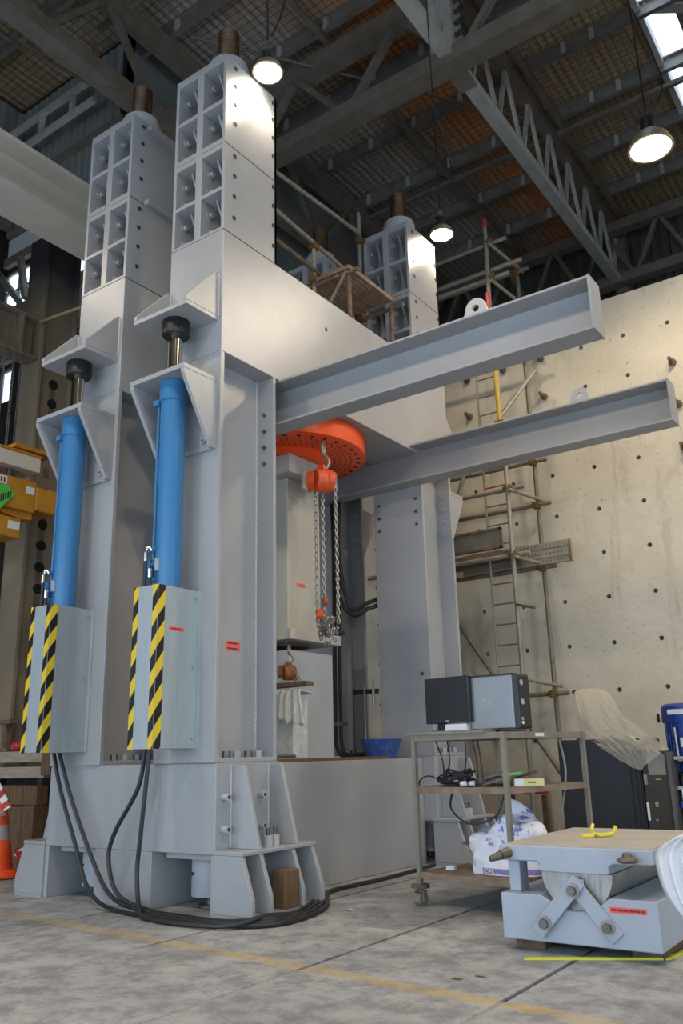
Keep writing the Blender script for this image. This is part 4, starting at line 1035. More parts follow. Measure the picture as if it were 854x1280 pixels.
link((-1.925, .36), (-2.125, .145), Y0-.044, .085).build('diagonal_link', ROLLG, t, bevel=.003)
MB().box(-2.0, -1.87, Y0-.012, Y0-.001, .29, .40).build('pivot_plate', ROLLG, t, bevel=.003)
for x, z, y in ((-1.925, .345, Y0-.044), (-2.105, .165, Y0-.044), (-1.75, .168, Y0-.026)):
    bo = MB().cyl((x, y, z), (x, y-.010, z), .040, 16).build('washer', ROLLST, t, smooth=True)
    MB().cyl((x, y-.010, z), (x, y-.034, z), .027, 6).build('bolt_head', BOLT, bo)
KN = mat('tarnished_knob', (.16, .14, .11), .5, .6)
MB().lathe([(.0, -.02), (.045, -.018), (.058, -.006), (.052, .004), (.028, .012), (.022, .03), (.0, .036)], (-1.595, Y0-.055, .523), 18).build('lifting_knob', KN, t, smooth=True)
MB().cyl((-1.595, Y0-.06, .525), (-1.595, Y0, .525), .016, 10).build('knob_pin', KN, t)
MB().cyl((-2.315, Y0-.002, .525), (-2.335, Y0-.075, .515), .030, 14, .026).cyl((-2.335, Y0-.075, .515), (-2.375, Y0-.13, .497), .026, 14, .016).build('lifting_knob', KN, t, smooth=True)
s = MB().box(-1.735, -1.535, Y0-.0125, Y0-.0105, .243, .272).build('red_sticker', STICK, t)
m = MB()
for i in range(14): m.box(-1.725+.013*i, -1.716+.013*i, Y0-.0135, Y0-.0125, .252, .263)
m.build('sticker_print', INK, t)
for (x, y), lab in (((-2.26, 5.1), 'short timber packer under left end of the roller bearing'), ((-1.60, 5.15), 'brown timber packer under right end of the roller bearing')):
    o = MB().box(x-.09, x+.09, y-.06, y+.9, 0, .06).build('timber_packer', WOOD, off=(x, y, 0), bevel=.003); tag(o, lab, 'timber')
t = thing('yellow_clamp', 'small yellow clamp lying on top of the roller bearing', 'clamp', (-2.0, 5.55, .57))
MB().tube(spline([(-2.03, 5.42, .582), (-1.99, 5.50, .582), (-1.96, 5.55, .582)], 6), .014, 8).build('clamp_arm', YCLAMP, t, smooth=True)
MB().tube(spline([(-2.05, 5.68, .63), (-2.04, 5.62, .60), (-1.99, 5.55, .582)], 6), .012, 8).build('clamp_arm', YCLAMP, t, smooth=True)
MB().tube(spline([(-1.99, 5.50, .582), (-1.91, 5.58, .585), (-1.89, 5.61, .605), (-1.885, 5.625, .63)], 6), .012, 8).build('clamp_handle', YCLAMP, t, smooth=True)
MB().cyl((-1.985, 5.50, .582), (-1.94, 5.55, .582), .010, 8).build('clamp_screw', BOLT, t)
# yellow tape strip on the floor
o = MB().prism([(-2.17, 4.735), (-2.165, 4.765), (-1.52, 5.13), (-1.42, 5.62), (-1.39, 5.61), (-1.495, 5.105)], 'z', .001, .012).build('yellow_strip', LIME, off=(-1.8, 5.0, 0)); tag(o, 'bright yellow strip lying on the floor before roller bearing', 'strip')
# white ribbed plastic chair back at the right edge
def chair():
    t = thing('plastic_chair', 'white ribbed plastic chair back at the right edge of the frame', 'chair', (-1.13, 4.52, 0))
    nu, nv = 44, 18; vs = []
    for k in range(nv+1):
        v = k/nv; z = .25+.44*v
        hw = .235*(1-((abs(v-.64)/.64)**2.6)*.62) if v < .64 else .235*max(.0, 1-((v-.64)/.36)**3*.80)
        for i in range(nu+1):
            u = -1+2*i/nu
            x = -1.115+hw*u; rib = .013*math.cos(u*PI*8)
            vs.append((x+.10*(.6-v)*.6, 4.56-.05*(1-u*u)+rib+.10*(v-.5)*.5, z))
    w = nu+1
    o = MB().add(vs, [(k*w+i, k*w+i+1, (k+1)*w+i+1, (k+1)*w+i) for k in range(nv) for i in range(nu)]).build('backrest', PLASTIC_W, t, smooth=True)
    so = o.modifiers.new('thick', 'SOLIDIFY'); so.thickness = .012
    return t
chair_t = chair()
m = MB().box(-1.00, -.60, 4.40, 4.80, .27, .30); m.build('seat', PLASTIC_W, chair_t, bevel=.01)
for x, y in ((-.96, 4.76), (-.64, 4.76), (-.96, 4.44), (-.64, 4.44)):
    MB().cyl((x, y, 0), (x, y, .27), .022, 10, .02).build('leg', PLASTIC_W, chair_t)

# ================================================================== CABINET, SHEET, PUMP
t = thing('black_cabinet', 'black steel cabinet under a plastic sheet by the concrete wall', 'cabinet', (-3.1, 9.3, 0))
MB().box(-3.55, -2.68, 9.0, 9.75, 0, 1.20).build('cabinet_body', CABBL, t, bevel=.012)
MB().box(-3.53, -2.80, 8.985, 9.0, .06, 1.17).build('cabinet_door', CABBL, t, bevel=.004)
MB().box(-2.95, -2.86, 8.98, 8.985, .93, .98).build('maker_plate', BLACKP, t)
for x in (-2.76, -2.72): MB().box(x, x+.012, 8.99, 9.0, .06, 1.17).build('edge_rib', CABBL, t)
t = thing('switch_panel', 'dark olive equipment panel with labels, right of the black cabinet', 'panel', (-2.5, 8.95, 0))
MB().box(-2.66, -2.41, 8.93, 9.35, 0, 1.07).build('panel_body', mat('olive_black', (.032, .030, .022), .5, var=.3), t, bevel=.006)
MB().box(-2.405, -2.37, 8.90, 9.38, 0, 1.06).build('panel_edge', mat('edge_grey', (.10, .095, .085), .5), t)
MB().box(-2.60, -2.43, 8.925, 8.93, .84, 1.04).build('grey_cover', mat('cover_grey', (.22, .22, .19), .5), t)
for x, z, w, h, m_ in ((-2.655, .50, .022, .17, WHITEP), (-2.57, .565, .03, .045, ROPE), (-2.58, .42, .02, .02, ROPE), (-2.54, .80, .05, .012, YELP), (-2.655, .80, .035, .10, mat('cover_grey', (.2, .2, .2)))):
    MB().box(x, x+w, 8.922, 8.93, z-h/2, z+h/2).build('panel_label', m_, t)

def plastic():
    # sheet hung from the wall, sagging over the cabinet top and falling over its front
    rows = [[(-3.60, 9.80, 1.75), (-3.53, 9.85, 1.775), (-3.45, 9.88, 1.78), (-3.37, 9.87, 1.778), (-3.30, 9.86, 1.765), (-3.26, 9.86, 1.75), (-3.20, 9.85, 1.71)],
            [(-3.47, 9.5, 1.54), (-3.40, 9.54, 1.58), (-3.29, 9.52, 1.55), (-3.20, 9.50, 1.53), (-3.12, 9.53, 1.55), (-3.05, 9.5, 1.50), (-2.98, 9.5, 1.46)],
            [(-3.31, 9.22, 1.30), (-3.22, 9.18, 1.33), (-3.12, 9.15, 1.29), (-3.03, 9.2, 1.30), (-2.93, 9.25, 1.31), (-2.82, 9.2, 1.29), (-2.70, 9.25, 1.27)],
            [(-3.20, 9.03, 1.215), (-3.10, 9.0, 1.21), (-2.98, 8.98, 1.23), (-2.86, 8.99, 1.225), (-2.74, 9.02, 1.22), (-2.58, 9.05, 1.17), (-2.40, 9.05, 1.08)],
            [(-3.10, 8.965, 1.14), (-2.98, 8.94, 1.10), (-2.88, 8.93, 1.07), (-2.78, 8.92, 1.09), (-2.66, 8.90, 1.08), (-2.56, 8.90, 1.09), (-2.46, 8.88, 1.03)],
            [(-3.02, 8.955, 1.08), (-2.90, 8.93, 1.0), (-2.81, 8.92, .95), (-2.73, 8.91, .905), (-2.66, 8.88, .885), (-2.60, 8.87, .94), (-2.52, 8.87, 1.0)]]
    m = MB(); nr, nc = len(rows), 7; sub = 6
    def cr(a, b2, c, d, t): return .5*((2*b2)+(c-a)*t+(2*a-5*b2+4*c-d)*t*t+(3*b2-a-3*c+d)*t**3)
    G = [[Vector(p) for p in r] for r in rows]
    def row_at(R, u):
        i = min(int(u), nc-2); t = u-i
        return cr(R[max(i-1, 0)], R[i], R[i+1], R[min(i+2, nc-1)], t)
    sub = 3
    out = []
    for v in range((nr-1)*sub+1):
        i = min(v//sub, nr-2); t = v/sub-i; row = []
        for j in range((nc-1)*sub+1):
            k = min(j//sub, nc-2); u = j/sub-k
            row.append((G[i][k]*(1-u)+G[i][k+1]*u)*(1-t)+(G[i+1][k]*(1-u)+G[i+1][k+1]*u)*t)
        out.append(row)
    vs = []
    for v, r in enumerate(out):
        for j, p in enumerate(r):
            e = random.uniform(-.007, .007) if v > 2 else random.uniform(-.003, .003)
            vs.append(p+Vector((e*.5, -e, e*.8)))
    w = len(out[0])
    m.add(vs, [(a*w+b2, a*w+b2+1, (a+1)*w+b2+1, (a+1)*w+b2) for a in range(len(out)-1) for b2 in range(w-1)])
    return m.build('plastic_sheet', SHEET, off=(-3.1, 9.2, .9))
tag(plastic(), 'crumpled translucent plastic sheet draped over the black cabinet', 'sheet')

t = thing('hydraulic_pump', 'hydraulic pump unit with blue motor at the right edge', 'pump', (-2.1, 9.4, 0))
MB().box(-2.35, -1.75, 9.1, 9.75, 0, .86).build('tank', BLACKP, t, bevel=.01)
MB().lathe([(.21, .98), (.21, 1.34)], (-2.28, 9.36, 0), 32).build('motor_body', MOTORB, t, smooth=True)
MB().lathe([(.235, 1.34), (.24, 1.36), (.235, 1.50), (.20, 1.53), (0, 1.535)], (-2.28, 9.36, 0), 32).build('fan_cover', MOTORB, t, smooth=True)
MB().lathe([(.17, .86), (.17, .98)], (-2.28, 9.36, 0), 24).build('motor_flange', MOTORB, t, smooth=True)
for i in range(30):
    a = 2*PI*i/30; x, y = -2.28+.21*math.cos(a), 9.36+.21*math.sin(a)
    MB().bar((x, y, .99), (x, y, 1.33), .01, .03).build('cooling_fin', MOTORB, t)
MB().box(-2.40, -2.24, 9.118, 9.124, 1.42, 1.47).build('motor_label', WHITEP, t)
MB().box(-2.31, -2.26, 9.128, 9.134, 1.10, 1.19).build('type_plate', WHITEP, t)
MB().box(-2.36, -1.9, 9.0, 9.12, .98, 1.01).build('valve_rail', ZINC, t)
MB().box(-2.36, -1.9, 9.0, 9.12, .70, .73).build('manifold', ZINC, t)
MB().cyl((-2.33, 9.06, 1.01), (-2.335, 9.06, 1.29), .012, 8).build('gauge_pipe', CHROME, t)
MB().cyl((-2.25, 9.06, 1.0), (-2.25, 9.06, .72), .018, 8).build('drop_pipe', RUSTY, t)
for i, x in enumerate((-2.325, -2.21, -2.10)):
    v = MB().cyl((x, 9.04, .58), (x, 9.04, .70), .022, 10).build('valve', CHROME, t, smooth=True)
    MB().box(x-.03, x+.03, 9.0, 9.04, .53, .59).build('valve_handle', MOTORB, v, bevel=.004)
    MB().tube(spline([(x, 9.04, .58), (x, 9.04, .46), (x+.05, 9.0, .34), (x+.18, 8.98, .22)], 6), .012, 8).build('valve_hose', CHROME if i else CABLEG, v, smooth=True)
for x in (-2.30, -2.0): MB().cyl((x, 9.06, .01+.97), (x, 9.0, .99), .03, 10).build('coupling', CHROME, t)

# ================================================================== SCAFFOLD AT THE WALL
sc = thing('wall_scaffold', 'tube scaffold with gold couplers standing against concrete wall', 'scaffold', (-4.9, 10.35, 0))
R_ = .030
def pole(p0, p1, name='ledger', m_=GALV, r=R_): return MB().cyl(p0, p1, r, 12).build(name, m_, sc, smooth=True)
def coupler(p):
    c = MB().box(p[0]-.05, p[0]+.05, p[1]-.05, p[1]+.04, p[2]-.045, p[2]+.045)
    c.cyl((p[0]-.06, p[1]-.04, p[2]), (p[0]+.075, p[1]-.04, p[2]), .022, 8).cyl((p[0]+.02, p[1]-.08, p[2]-.03), (p[0]+.02, p[1]+.05, p[2]-.03), .022, 8)
    return c.build('coupler', BRASS, sc, bevel=.006)
XF, YF, XB, YB = -4.31, 10.0, -4.19, 10.72
pole((XF, YF, 0), (XF, YF, 5.40), 'standard'); pole((XF-.03, YF, 5.40), (XF-.04, YF, 6.55), 'standard', YELP, .034)
pole((XF-.05, YF, 6.55), (XF-.02, YF, 8.30), 'standard'); pole((XF-.02, YF, 8.30), (XF-.02, YF, 8.42), 'standard'); pole((XF-.02, YF, 8.42), (XF-.02, YF, 8.56), 'standard_end', REDP, .033)
pole((XF-.05, YF-.01, 7.12), (XF-.05, YF-.01, 7.36), 'red_sleeve', REDP, .034)
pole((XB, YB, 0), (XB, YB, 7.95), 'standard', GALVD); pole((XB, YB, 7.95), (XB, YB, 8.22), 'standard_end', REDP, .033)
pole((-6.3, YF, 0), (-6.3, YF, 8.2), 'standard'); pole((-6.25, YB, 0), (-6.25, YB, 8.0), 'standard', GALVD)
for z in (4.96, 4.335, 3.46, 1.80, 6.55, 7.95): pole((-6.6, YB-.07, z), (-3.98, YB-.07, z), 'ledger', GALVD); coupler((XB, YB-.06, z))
for z in (4.45, 3.55, 8.18, 7.62): pole((-6.6, YF+.07, z), (-4.10 if z < 5 else -4.05, YF+.07, z), 'ledger'); coupler((XF, YF+.03, z))
pole((-6.6, YF+.07, 7.75), (-3.85, YF+.07, 7.75), 'ledger')
for z0, z1 in ((4.40, 4.42), (3.50, 3.50), (8.10, 8.02), (7.50, 7.42), (1.95, 1.90)):
    pole((XF+.05, YF-.08, z0), (XB+.06, YB+.1, z1), 'transom', GALV, .024)
    pole((-6.24, YF-.08, z0), (-6.2, YB+.1, z1), 'transom', GALV, .024)
coupler((XF, YF-.03, 6.35)); coupler((XF, YF-.02, 5.35))
pole((-4.42, YF+.05, 5.42), (-4.02, YB-.1, 6.28), 'diagonal_brace', GALV, .03)
pole((-5.45, 10.45, 2.9), (-3.60, 10.45, .05), 'diagonal_brace', GALVD, .03)
pole((-5.35, 10.35, 4.2), (-5.05, 10.3, 4.95), 'diagonal_brace', GALV, .03)
for x0, x1, y, z0, z1 in ((-5.35, -4.50, 10.12, 3.69, 3.97),):
    b_ = MB().box(x0, x1, y, y+.045, z0, z1).build('scaffold_plank', GALVD, sc)
    f = MB().box(x0, x1, y-.02, y, z1-.03, z1).box(x0, x1, y-.02, y, z0, z0+.03).box(x0, x0+.03, y-.02, y, z0, z1).box(x1-.03, x1, y-.02, y, z0, z1).build('plank_rim', RUSTY, b_)
PERF = mat('perforated_plank', (.25, .215, .15), .6, metal=.2, col2=(.33, .29, .21), scale=10)
b_ = MB().box(-5.3, -3.72, 10.52, 10.57, 3.47, 3.76).build('scaffold_plank', PERF, sc)
for z in (3.55, 3.68): MB().box(-5.3, -3.74, 10.512, 10.52, z-.006, z+.006).build('plank_rib', GALVD, b_)
m = MB()
for i in range(30):
    for z in (3.51, 3.61, 3.72): m.cyl((-5.25+.052*i, 10.521, z), (-5.25+.052*i, 10.514, z), .008, 6)
o = m.build('plank_holes', SEAM, b_); o['kind'] = 'stuff'
MB().box(-3.735, -3.72, 10.50, 10.52, 3.47, 3.76).build('plank_end', RUSTY, b_)
for i in range(3): MB().box(-6.4, -4.35, 10.08+.21*i, 10.27+.21*i, 3.585, 3.63).build('deck_plank', WOOD, sc)
MB().bar((XF+.02, YF-.06, 2.88), (XF+.28, YF-.12, 2.80), .04, .03).build('loose_coupler', BRASS, sc)
# ladder
t = thing('ladder', 'slim steel ladder standing inside the wall scaffold', 'ladder', (-4.57, 10.2, 0))
for x in (-4.73, -4.40): MB().cyl((x, 10.2, 1.2), (x, 10.2, 6.6), .015, 8).build('stile', GALV, t, smooth=True)
for i in range(20): MB().cyl((-4.73, 10.2, 1.35+.268*i), (-4.40, 10.2, 1.35+.268*i), .011, 8).build('rung', GALVD if i != 12 else REDP, t, smooth=True)
# plank and rusty rail on the floor at the wall foot
o = MB().box(-5.4, -3.5, 10.6, 10.9, 0, .07).build('foot_board', WOODL, off=(-4.4, 10.7, 0)); tag(o, 'dusty board lying on the floor at the foot of the concrete wall', 'board')
o = MB().box(-5.0, -4.45, 10.75, 10.85, .56, .60).build('red_rail', REDP, off=(-4.4, 10.8, .55)); tag(o, 'dull red rail fixed low along the concrete wall behind trolley', 'rail')
for x in (-4.95, -4.5): MB().box(x-.03, x+.03, 10.78, 10.84, .07-.07, .55).build('rail_leg', RUSTY, o, off=(-4.4, 10.8, .55))

# working platform on top of the rig between the towers
pf = thing('top_platform', 'rusty scaffold platform with guard rails on top of the rig', 'platform', (-5.0, 7.3, 5.715))
PX0, PX1, PY0, PY1, PZ = -5.30, -4.70, 6.99, 7.57, 6.40
def pp(p0, p1, name, m_=GALV, r=.026): return MB().cyl(p0, p1, r, 12).build(name, m_, pf, smooth=True)
for x0, x1 in ((PX0, -5.01), (-4.99, PX1)):
    b_ = MB().box(x0, x1, PY0, PY1+.35, PZ, PZ+.05).build('deck_plank', mat('rust_plank', (.17, .09, .055), .7, col2=(.26, .17, .12), scale=8), pf)
    m = MB()
    for i in range(10):
        for k in range(4): m.cyl((x0+.05+.06*k, PY0+.06+.05*i, PZ-.002), (x0+.05+.06*k, PY0+.06+.05*i, PZ+.001), .006, 6)
    o = m.build('plank_holes', WHITEP, b_); o['kind'] = 'stuff'
pp((-5.30, 8.14, 5.72), (-5.30, 8.14, 8.03), 'standard'); pp((-5.22, 7.02, 5.72), (-5.22, 7.02, 6.95), 'standard')
pp((-5.25, 7.0, 5.72), (-4.75, 7.0, 6.38), 'brace', GALVD, .02)
pp((-5.2, 5.7, 7.44), (-5.2, 8.0, 7.60), 'guard_rail'); pp((-5.2, 5.7, 7.02), (-5.2, 7.7, 6.88), 'guard_rail'); pp((-5.2, 5.7, 6.62), (-5.2, 7.9, 6.53), 'guard_rail', RUSTY)
pp((-5.4, 8.0, 6.36), (-4.6, 8.0, 6.36), 'putlog', RUSTY); pp((-5.4, 7.02, 6.37), (-4.6, 7.02, 6.37), 'putlog', RUSTY)
pp((-4.75, 7.95, 5.72), (-4.75, 7.95, 6.36), 'standard', RUSTY); pp((-4.75, 7.05, 5.72), (-4.75, 7.05, 6.36), 'standard', RUSTY)
for p in ((-5.27, 8.1, 7.58), (-5.27, 8.08, 6.95), (-5.22, 7.03, 6.9), (-5.2, 8.0, 6.37), (-5.22, 7.0, 6.45)):
    MB().box(p[0]-.045, p[0]+.05, p[1]-.05, p[1]+.05, p[2]-.04, p[2]+.04).build('coupler', BRASS, pf, bevel=.008)
MB().box(-5.25, -5.12, 5.66, 6.05, 7.02, 7.12).build('yellow_block', YELP, pf, bevel=.02)

# ================================================================== HIGH-BAY LAMPS
def lamp(x, y, z, label, ztop, power=240, k=1.0):
    t = thing('high_bay_lamp', label, 'lamp', (x, y, z), group='high bay lamps')
    REFL = mat('lamp_reflector', (.30, .24, .17), .45, .6)
    P = lambda pr: [(r*k, h*k) for r, h in pr]
    MB().lathe(P([(.255, 0), (.25, .02), (.21, .12), (.13, .20), (.085, .22)]), (x, y, z), 32).build('reflector', REFL, t, smooth=True)
    MB().lathe(P([(.0, -.045), (.13, -.035), (.22, -.005), (.24, .02)]), (x, y, z), 32).build('glass', LAMPM, t, smooth=True)
    MB().lathe(P([(.075, .21), (.085, .22), (.085, .40), (.06, .42)]), (x, y, z), 20).build('ballast_housing', BLACKP, t, smooth=True)
    MB().box(x-.10*k, x+.02*k, y-.05*k, y+.05*k, z+.40*k, z+.46*k).build('junction_box', BLACKP, t, bevel=.006)
    MB().cyl((x, y, z+.42), (x, y, ztop), .011, 6).build('hanging_cord', BLACKP, t)
    MB().tube(spline([(x+.05, y, z+.42), (x+.22, y, z+.75), (x+.16, y, z+1.3), (x+.02, y, min(z+2.0, ztop))], 8), .010, 6).build('supply_flex', BLACKP, t, smooth=True)
    li = bpy.data.lights.new('lamp_light', 'SPOT'); li.energy = power; li.color = (1, .83, .62); li.spot_size = math.radians(165); li.spot_blend = .5; li.shadow_soft_size = .16
    lo = bpy.data.objects.new('lamp_light', li); COL.objects.link(lo); lo.location = (0, 0, -.09); lo.parent = t
    return t
lamp(-1.70, 8.8, 7.70, 'lit high bay lamp hanging free in front of the roof at right', 14.9)
lamp(-4.46, 5.28, 7.66, 'lit high bay lamp hanging close over the near right tower', 14.9, power=60, k=.62)
lamp(-4.50, 8.95, 7.80, 'lit high bay lamp hanging beside the rear right tower top', 14.9, power=90, k=.65)
# unseen lamps added for warm light; far right one inferred from its reflection
for x, y, lab in ((0.4, 10.2, 'high bay lamp out of view, far right by the concrete wall'), (2.6, 5.0, 'added high bay lamp out of view, to the right of the bearing'), (-0.8, .8, 'added high bay lamp out of view, above the camera'), (-5.6, .2, 'added high bay lamp out of view, left behind the camera'), (-10.0, 2.0, 'added high bay lamp out of view, far left before the crane girder')):
    lamp(x, y, 8.8, lab, 14.9, power=260 if x < -9 else 560)

# ================================================================== LEFT BACKGROUND
t = thing('perforated_column', 'tall old tan steel column with black holes and scorched top', 'column', (-9.9, 6.9, 0))
cx0, cx1, cy0, cy1, ct = -10.38, -9.94, 6.65, 7.25, 8.8
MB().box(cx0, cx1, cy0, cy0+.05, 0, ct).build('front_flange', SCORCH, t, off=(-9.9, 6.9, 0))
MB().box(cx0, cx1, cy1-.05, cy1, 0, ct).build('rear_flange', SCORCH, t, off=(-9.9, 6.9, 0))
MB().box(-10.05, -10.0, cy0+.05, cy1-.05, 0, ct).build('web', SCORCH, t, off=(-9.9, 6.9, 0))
MB().box(cx0, cx1, cy0, cy1, ct, ct+.04).build('cap_plate', DARKST, t)
for i in range(18):
    z = 6.45-.305*i
    if i in (4, 5, 6): continue
    MB().cyl((-10.005, 6.95, z), (-9.985, 6.95, z), .075, 16).build('hole', HOLEM, t)
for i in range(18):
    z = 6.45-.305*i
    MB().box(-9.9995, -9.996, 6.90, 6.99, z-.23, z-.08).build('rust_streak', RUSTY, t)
# second column in the dark behind
t = thing('dark_column', 'dark brown steel column behind the perforated column at far left', 'column', (-10.6, 6.2, 0))
MB().box(-10.9, -10.45, 5.85, 5.90, 0, 6.7).build('front_flange', DARKST, t); MB().box(-10.9, -10.45, 6.30, 6.35, 0, 6.7).build('rear_flange', DARKST, t); MB().box(-10.7, -10.65, 5.90, 6.30, 0, 6.7).build('web', DARKST, t)
# girder meeting the column from the left
t = thing('stiffened_girder', 'tan steel girder with upright stiffeners joining the perforated column', 'girder', (-10.1, 5.5, 6.75))
for z in (6.72, 7.34): MB().box(-10.25, -9.95, 3.9, 6.6, z, z+.04).build('flange', OLDST, t)
MB().box(-10.12, -10.09, 3.9, 6.6, 6.76, 7.34).build('web', OLDST, t)
for y in (4.4, 5.0, 5.45, 5.9, 6.35): MB().box(-10.09, -9.96, y-.02, y+.02, 6.76, 7.34).build('stiffener', OLDST, t)
o = MB().cyl((-9.96, 6.62, 7.33), (-6.6, 6.62, 7.02), .022, 8).build('tie_bar', mat('tan_bar', (.36, .27, .15), .5), smooth=True, off=(-8.5, 6.62, 7.2)); tag(o, 'thin tan bar running from the perforated column to the rig', 'bar')
# hanging chains in the dark bay
for i, (y, z0, z1, lab) in enumerate(((5.95, 6.6, 5.4, 'dark chain hanging in left background bay, left one of three'), (6.10, 6.6, 5.2, 'dark chain hanging in left background bay, middle one of three'), (6.22, 6.6, 5.3, 'dark chain hanging in left background bay, right one of three'))):
    m = MB(); chain(m, (-10.0, y+.18, z0+.115), (-10.0, y+.18, z1), .06, .009); o = m.build('hanging_chain', BOLT, off=(-10.0, y+.18, z1)); tag(o, lab, 'chain')
# yellow machine
t = thing('yellow_machine', 'amber yellow lifting machine mounted before the perforated column', 'machine', (-9.0, 6.0, 4.2))
MB().box(-9.35, -8.95, 4.6, 6.10, 4.10, 4.50).build('main_beam', YMACH, t, bevel=.01)
MB().box(-9.30, -8.95, 6.10, 6.40, 4.14, 4.45).build('end_box', YMACH, t, bevel=.01)
MB().prism([(5.3, 4.10), (6.10, 4.10), (6.10, 4.02), (5.95, 4.0)], 'x', -9.30, -9.0).build('knee_plate', YMACH, t, bevel=.006)
MB().box(-9.28, -8.95, 4.6, 5.92, 3.74, 3.99).build('lower_box', YMACH, t, bevel=.01)
MB().box(-9.5, -8.95, 5.45, 6.13, 4.64, 4.83).build('cream_tray', CREAM, t, bevel=.006)
MB().box(-9.52, -8.94, 5.43, 6.15, 4.83, 4.86).build('tray_lid', YMACH, t)
MB().box(-9.5, -9.1, 5.85, 6.42, 4.96, 5.01).build('upper_ledge', YMACH, t)
MB().cyl((-9.1, 5.8, 4.50), (-9.1, 5.8, 4.64), .05, 10).build('pivot', BOLT, t)
MB().cyl((-9.1, 5.55, 4.50), (-9.1, 5.55, 4.64), .04, 10).build('pivot', BOLT, t)
MB().box(-8.949, -8.945, 5.52, 5.68, 4.38, 4.48).build('white_label', WHITEP, t)
MB().box(-8.949, -8.945, 5.95, 6.07, 4.33, 4.42).build('white_label', WHITEP, t)
MB().box(-8.949, -8.945, 5.74, 5.90, 3.84, 3.94).build('white_label', WHITEP, t)
m = MB()
for i in range(3): m.box(-8.944, -8.942, 5.55+.04*i, 5.57+.04*i, 4.40, 4.46)
m.build('label_print', INK, t)
g = MB().prism([(5.45, 4.02), (5.61, 4.05), (5.785, 4.263), (5.70, 4.37), (5.60, 4.36), (5.45, 4.25)], 'x', -8.945, -8.93).build('green_tag', GREENT, off=(-8.89, 5.6, 4.2)); tag(g, 'bright green paper tag hanging on the yellow machine', 'tag')
m = MB()
for i in range(5): m.box(-8.93, -8.928, 5.60+.03*i, 5.618+.03*i, 4.14+.02*i, 4.24+.015*i)
m.build('tag_print', INK, g, off=(-8.89, 5.6, 4.2))
# lumber, rack and clutter low on the left
t = thing('work_bench', 'low dark workbench of stacked pale boards at lower left', 'bench', (-9.4, 6.5, 0))
for i, z in enumerate((1.24, 1.06)): MB().box(-10.0, -8.72, 6.33, 6.62, z-.13, z).build('board', WOODL, t, bevel=.01)
MB().box(-8.72, -8.55, 6.28, 6.60, .96, 1.24).build('brace_block', WOOD, t, bevel=.01)
for x, y in ((-9.9, 6.39), (-8.8, 6.39), (-9.9, 6.57), (-8.8, 6.57)): MB().box(x-.05, x+.05, y-.05, y+.05, 0, .93).build('bench_leg', DARKST, t)
MB().box(-9.9, -8.7, 6.60, 6.62, 0, .93).build('back_panel', DARKST, t)
x = -9.86
for i in range(6):
    w = .222; o = MB().box(x, x+w-.012, 6.10, 6.30, 0, .63+.01*(i % 2)).build('timber_block', WOOD, off=(x+.1, 6.2, 0), bevel=.008)
    tag(o, ['upright brown timber block in lower row, leftmost of six', 'upright brown timber block in lower row, second from left', 'upright brown timber block in lower row, third from left', 'upright brown timber block in lower row, fourth from left', 'upright brown timber block in lower row, fifth from left', 'upright brown timber block in lower row, next to the rig'][i], 'timber', 'upright timber blocks at lower left')
    x += w
x = -9.80
for i in range(5):
    w = .255; o = MB().box(x, x+w-.015, 6.12, 6.28, .645, .855).build('timber_block', WOOD, off=(x+.1, 6.2, .645), bevel=.008)
    tag(o, ['brown timber block in upper row, leftmost of five', 'brown timber block in upper row, second from left', 'brown timber block in upper row, middle of five', 'brown timber block in upper row, fourth from left', 'brown timber block in upper row, next to the rig'][i], 'timber', 'upper timber blocks at lower left')
    x += w
o = MB().blob((-8.95, 6.48, 1.37), (.20, .10, .15), 14, 8, .22).build('plaster_lump', PLASTER, off=(-8.95, 6.48, 1.24)); tag(o, 'pale broken plaster lump lying on the workbench', 'rubble')
o = MB().blob((-9.45, 6.45, 1.30), (.10, .08, .06), 12, 8, .1).build('red_coil', REDP, off=(-9.45, 6.45, 1.24)); tag(o, 'small red coil lying on the workbench boards', 'coil')
t = thing('small_vice', 'small rusty iron vice standing on workbench at far left', 'vice', (-9.75, 6.5, 1.24))
MB().box(-9.88, -9.61, 6.42, 6.58, 1.24, 1.29).build('vice_foot', RUSTY, t); MB().box(-9.79, -9.71, 6.46, 6.54, 1.29, 1.58).build('vice_post', RUSTY, t); MB().box(-9.90, -9.60, 6.43, 6.57, 1.58, 1.63).build('vice_plate', RUSTY, t)
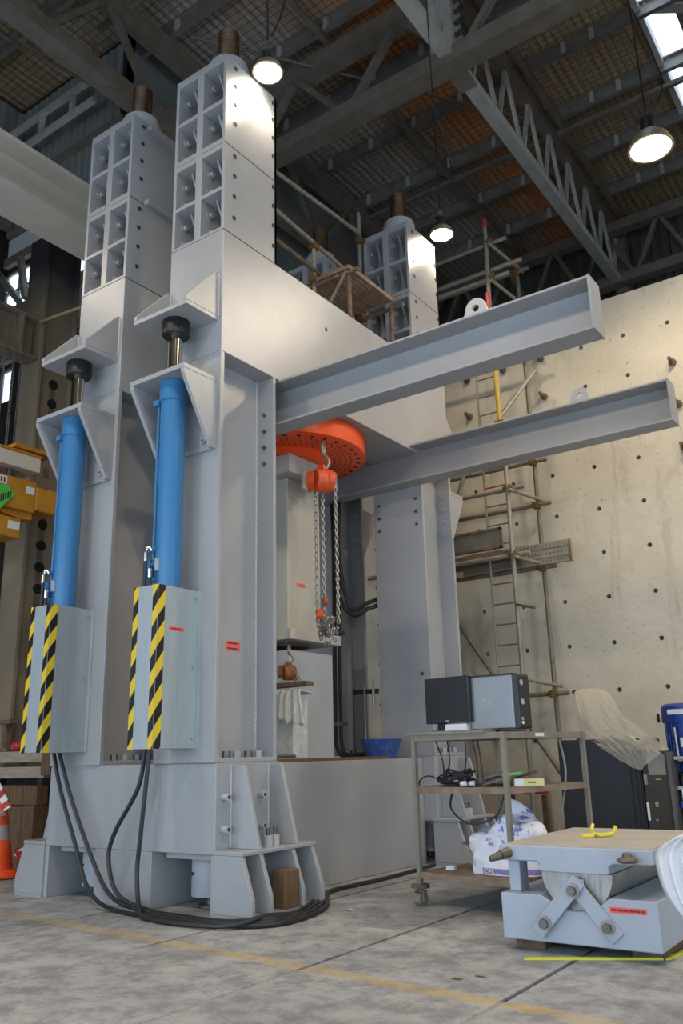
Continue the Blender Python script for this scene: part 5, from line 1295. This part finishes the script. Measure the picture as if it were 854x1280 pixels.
# red tub with rubble
t = thing('red_tub', 'red plastic tub filled with rubble beside the traffic cone', 'tub', (-7.85, 5.72, 0))
MB().lathe([(.16, 0), (.24, .26), (.255, .265), (.24, .245), (.15, .02), (0, .02)], (-7.85, 5.72, 0), 28).build('tub_shell', REDP, t, smooth=True)
MB().blob((-7.85, 5.72, .22), (.21, .21, .09), 18, 8, .2).build('rubble', PLASTER, t)
# traffic cone
cn = (-8.22, 5.48)
t = thing('traffic_cone', 'orange traffic cone with red white tape at the left edge', 'cone', (cn[0], cn[1], 0))
MB().lathe([(.24, 0), (.25, .03), (.23, .06), (.165, .08), (.16, .10), (.045, .80), (.035, .82)], (cn[0], cn[1], 0), 28).build('cone_body', CONEO, t, smooth=True)
MB().lathe([(.262, .0), (.30, .012), (.30, .03), (.24, .04)], (cn[0], cn[1], 0), 8).build('cone_foot', CONEO, t)
MB().lathe([(.118, .36), (.095, .50)], (cn[0], cn[1], 0), 28).build('grey_sleeve', mat('cone_grey', (.35, .33, .3), .6), t, smooth=True)
tp_ = MB()
pts = [(cn[0]-.1, cn[1]-.04, .95), (cn[0]+.02, cn[1]-.08, .90), (cn[0]+.12, cn[1]-.07, .78), (cn[0]+.19, cn[1]-.05, .66)]
sp_ = spline(pts, 5)
for i in range(len(sp_)-1):
    a, b2 = sp_[i], sp_[i+1]
    MB().bar(a, b2, .012, .085).build('tape_strip', REDP if (i//2) % 2 == 0 else WHITEP, t)
MB().blob((cn[0]+.06, cn[1]-.08, .62), (.12, .06, .04), 10, 6, .3).build('crumpled_sheet', SHEET, t)
# leaf litter scraps on the floor
for i, (x, y, lab) in enumerate(((-2.3, 4.2, 'small brown dry leaf on the floor, left of the yellow strip'), (-2.22, 4.3, 'tan dry leaf on floor nearest the left end of yellow strip'), (-3.9, 5.55, 'pale pink scrap on the floor by the hose bundle'))):
    o = MB().add([(x-.03, y, .004), (x, y-.015, .016), (x+.035, y+.005, .006), (x, y+.022, .012), (x-.03, y, .002), (x, y-.015, .010), (x+.035, y+.005, .003), (x, y+.022, .008)], [(0, 1, 2, 3), (4, 5, 6, 7), (0, 1, 5, 4), (1, 2, 6, 5), (2, 3, 7, 6), (3, 0, 4, 7)]).build('floor_scrap', ROPE if i < 2 else WHITEP, off=(x, y, 0)); tag(o, lab, 'scrap')
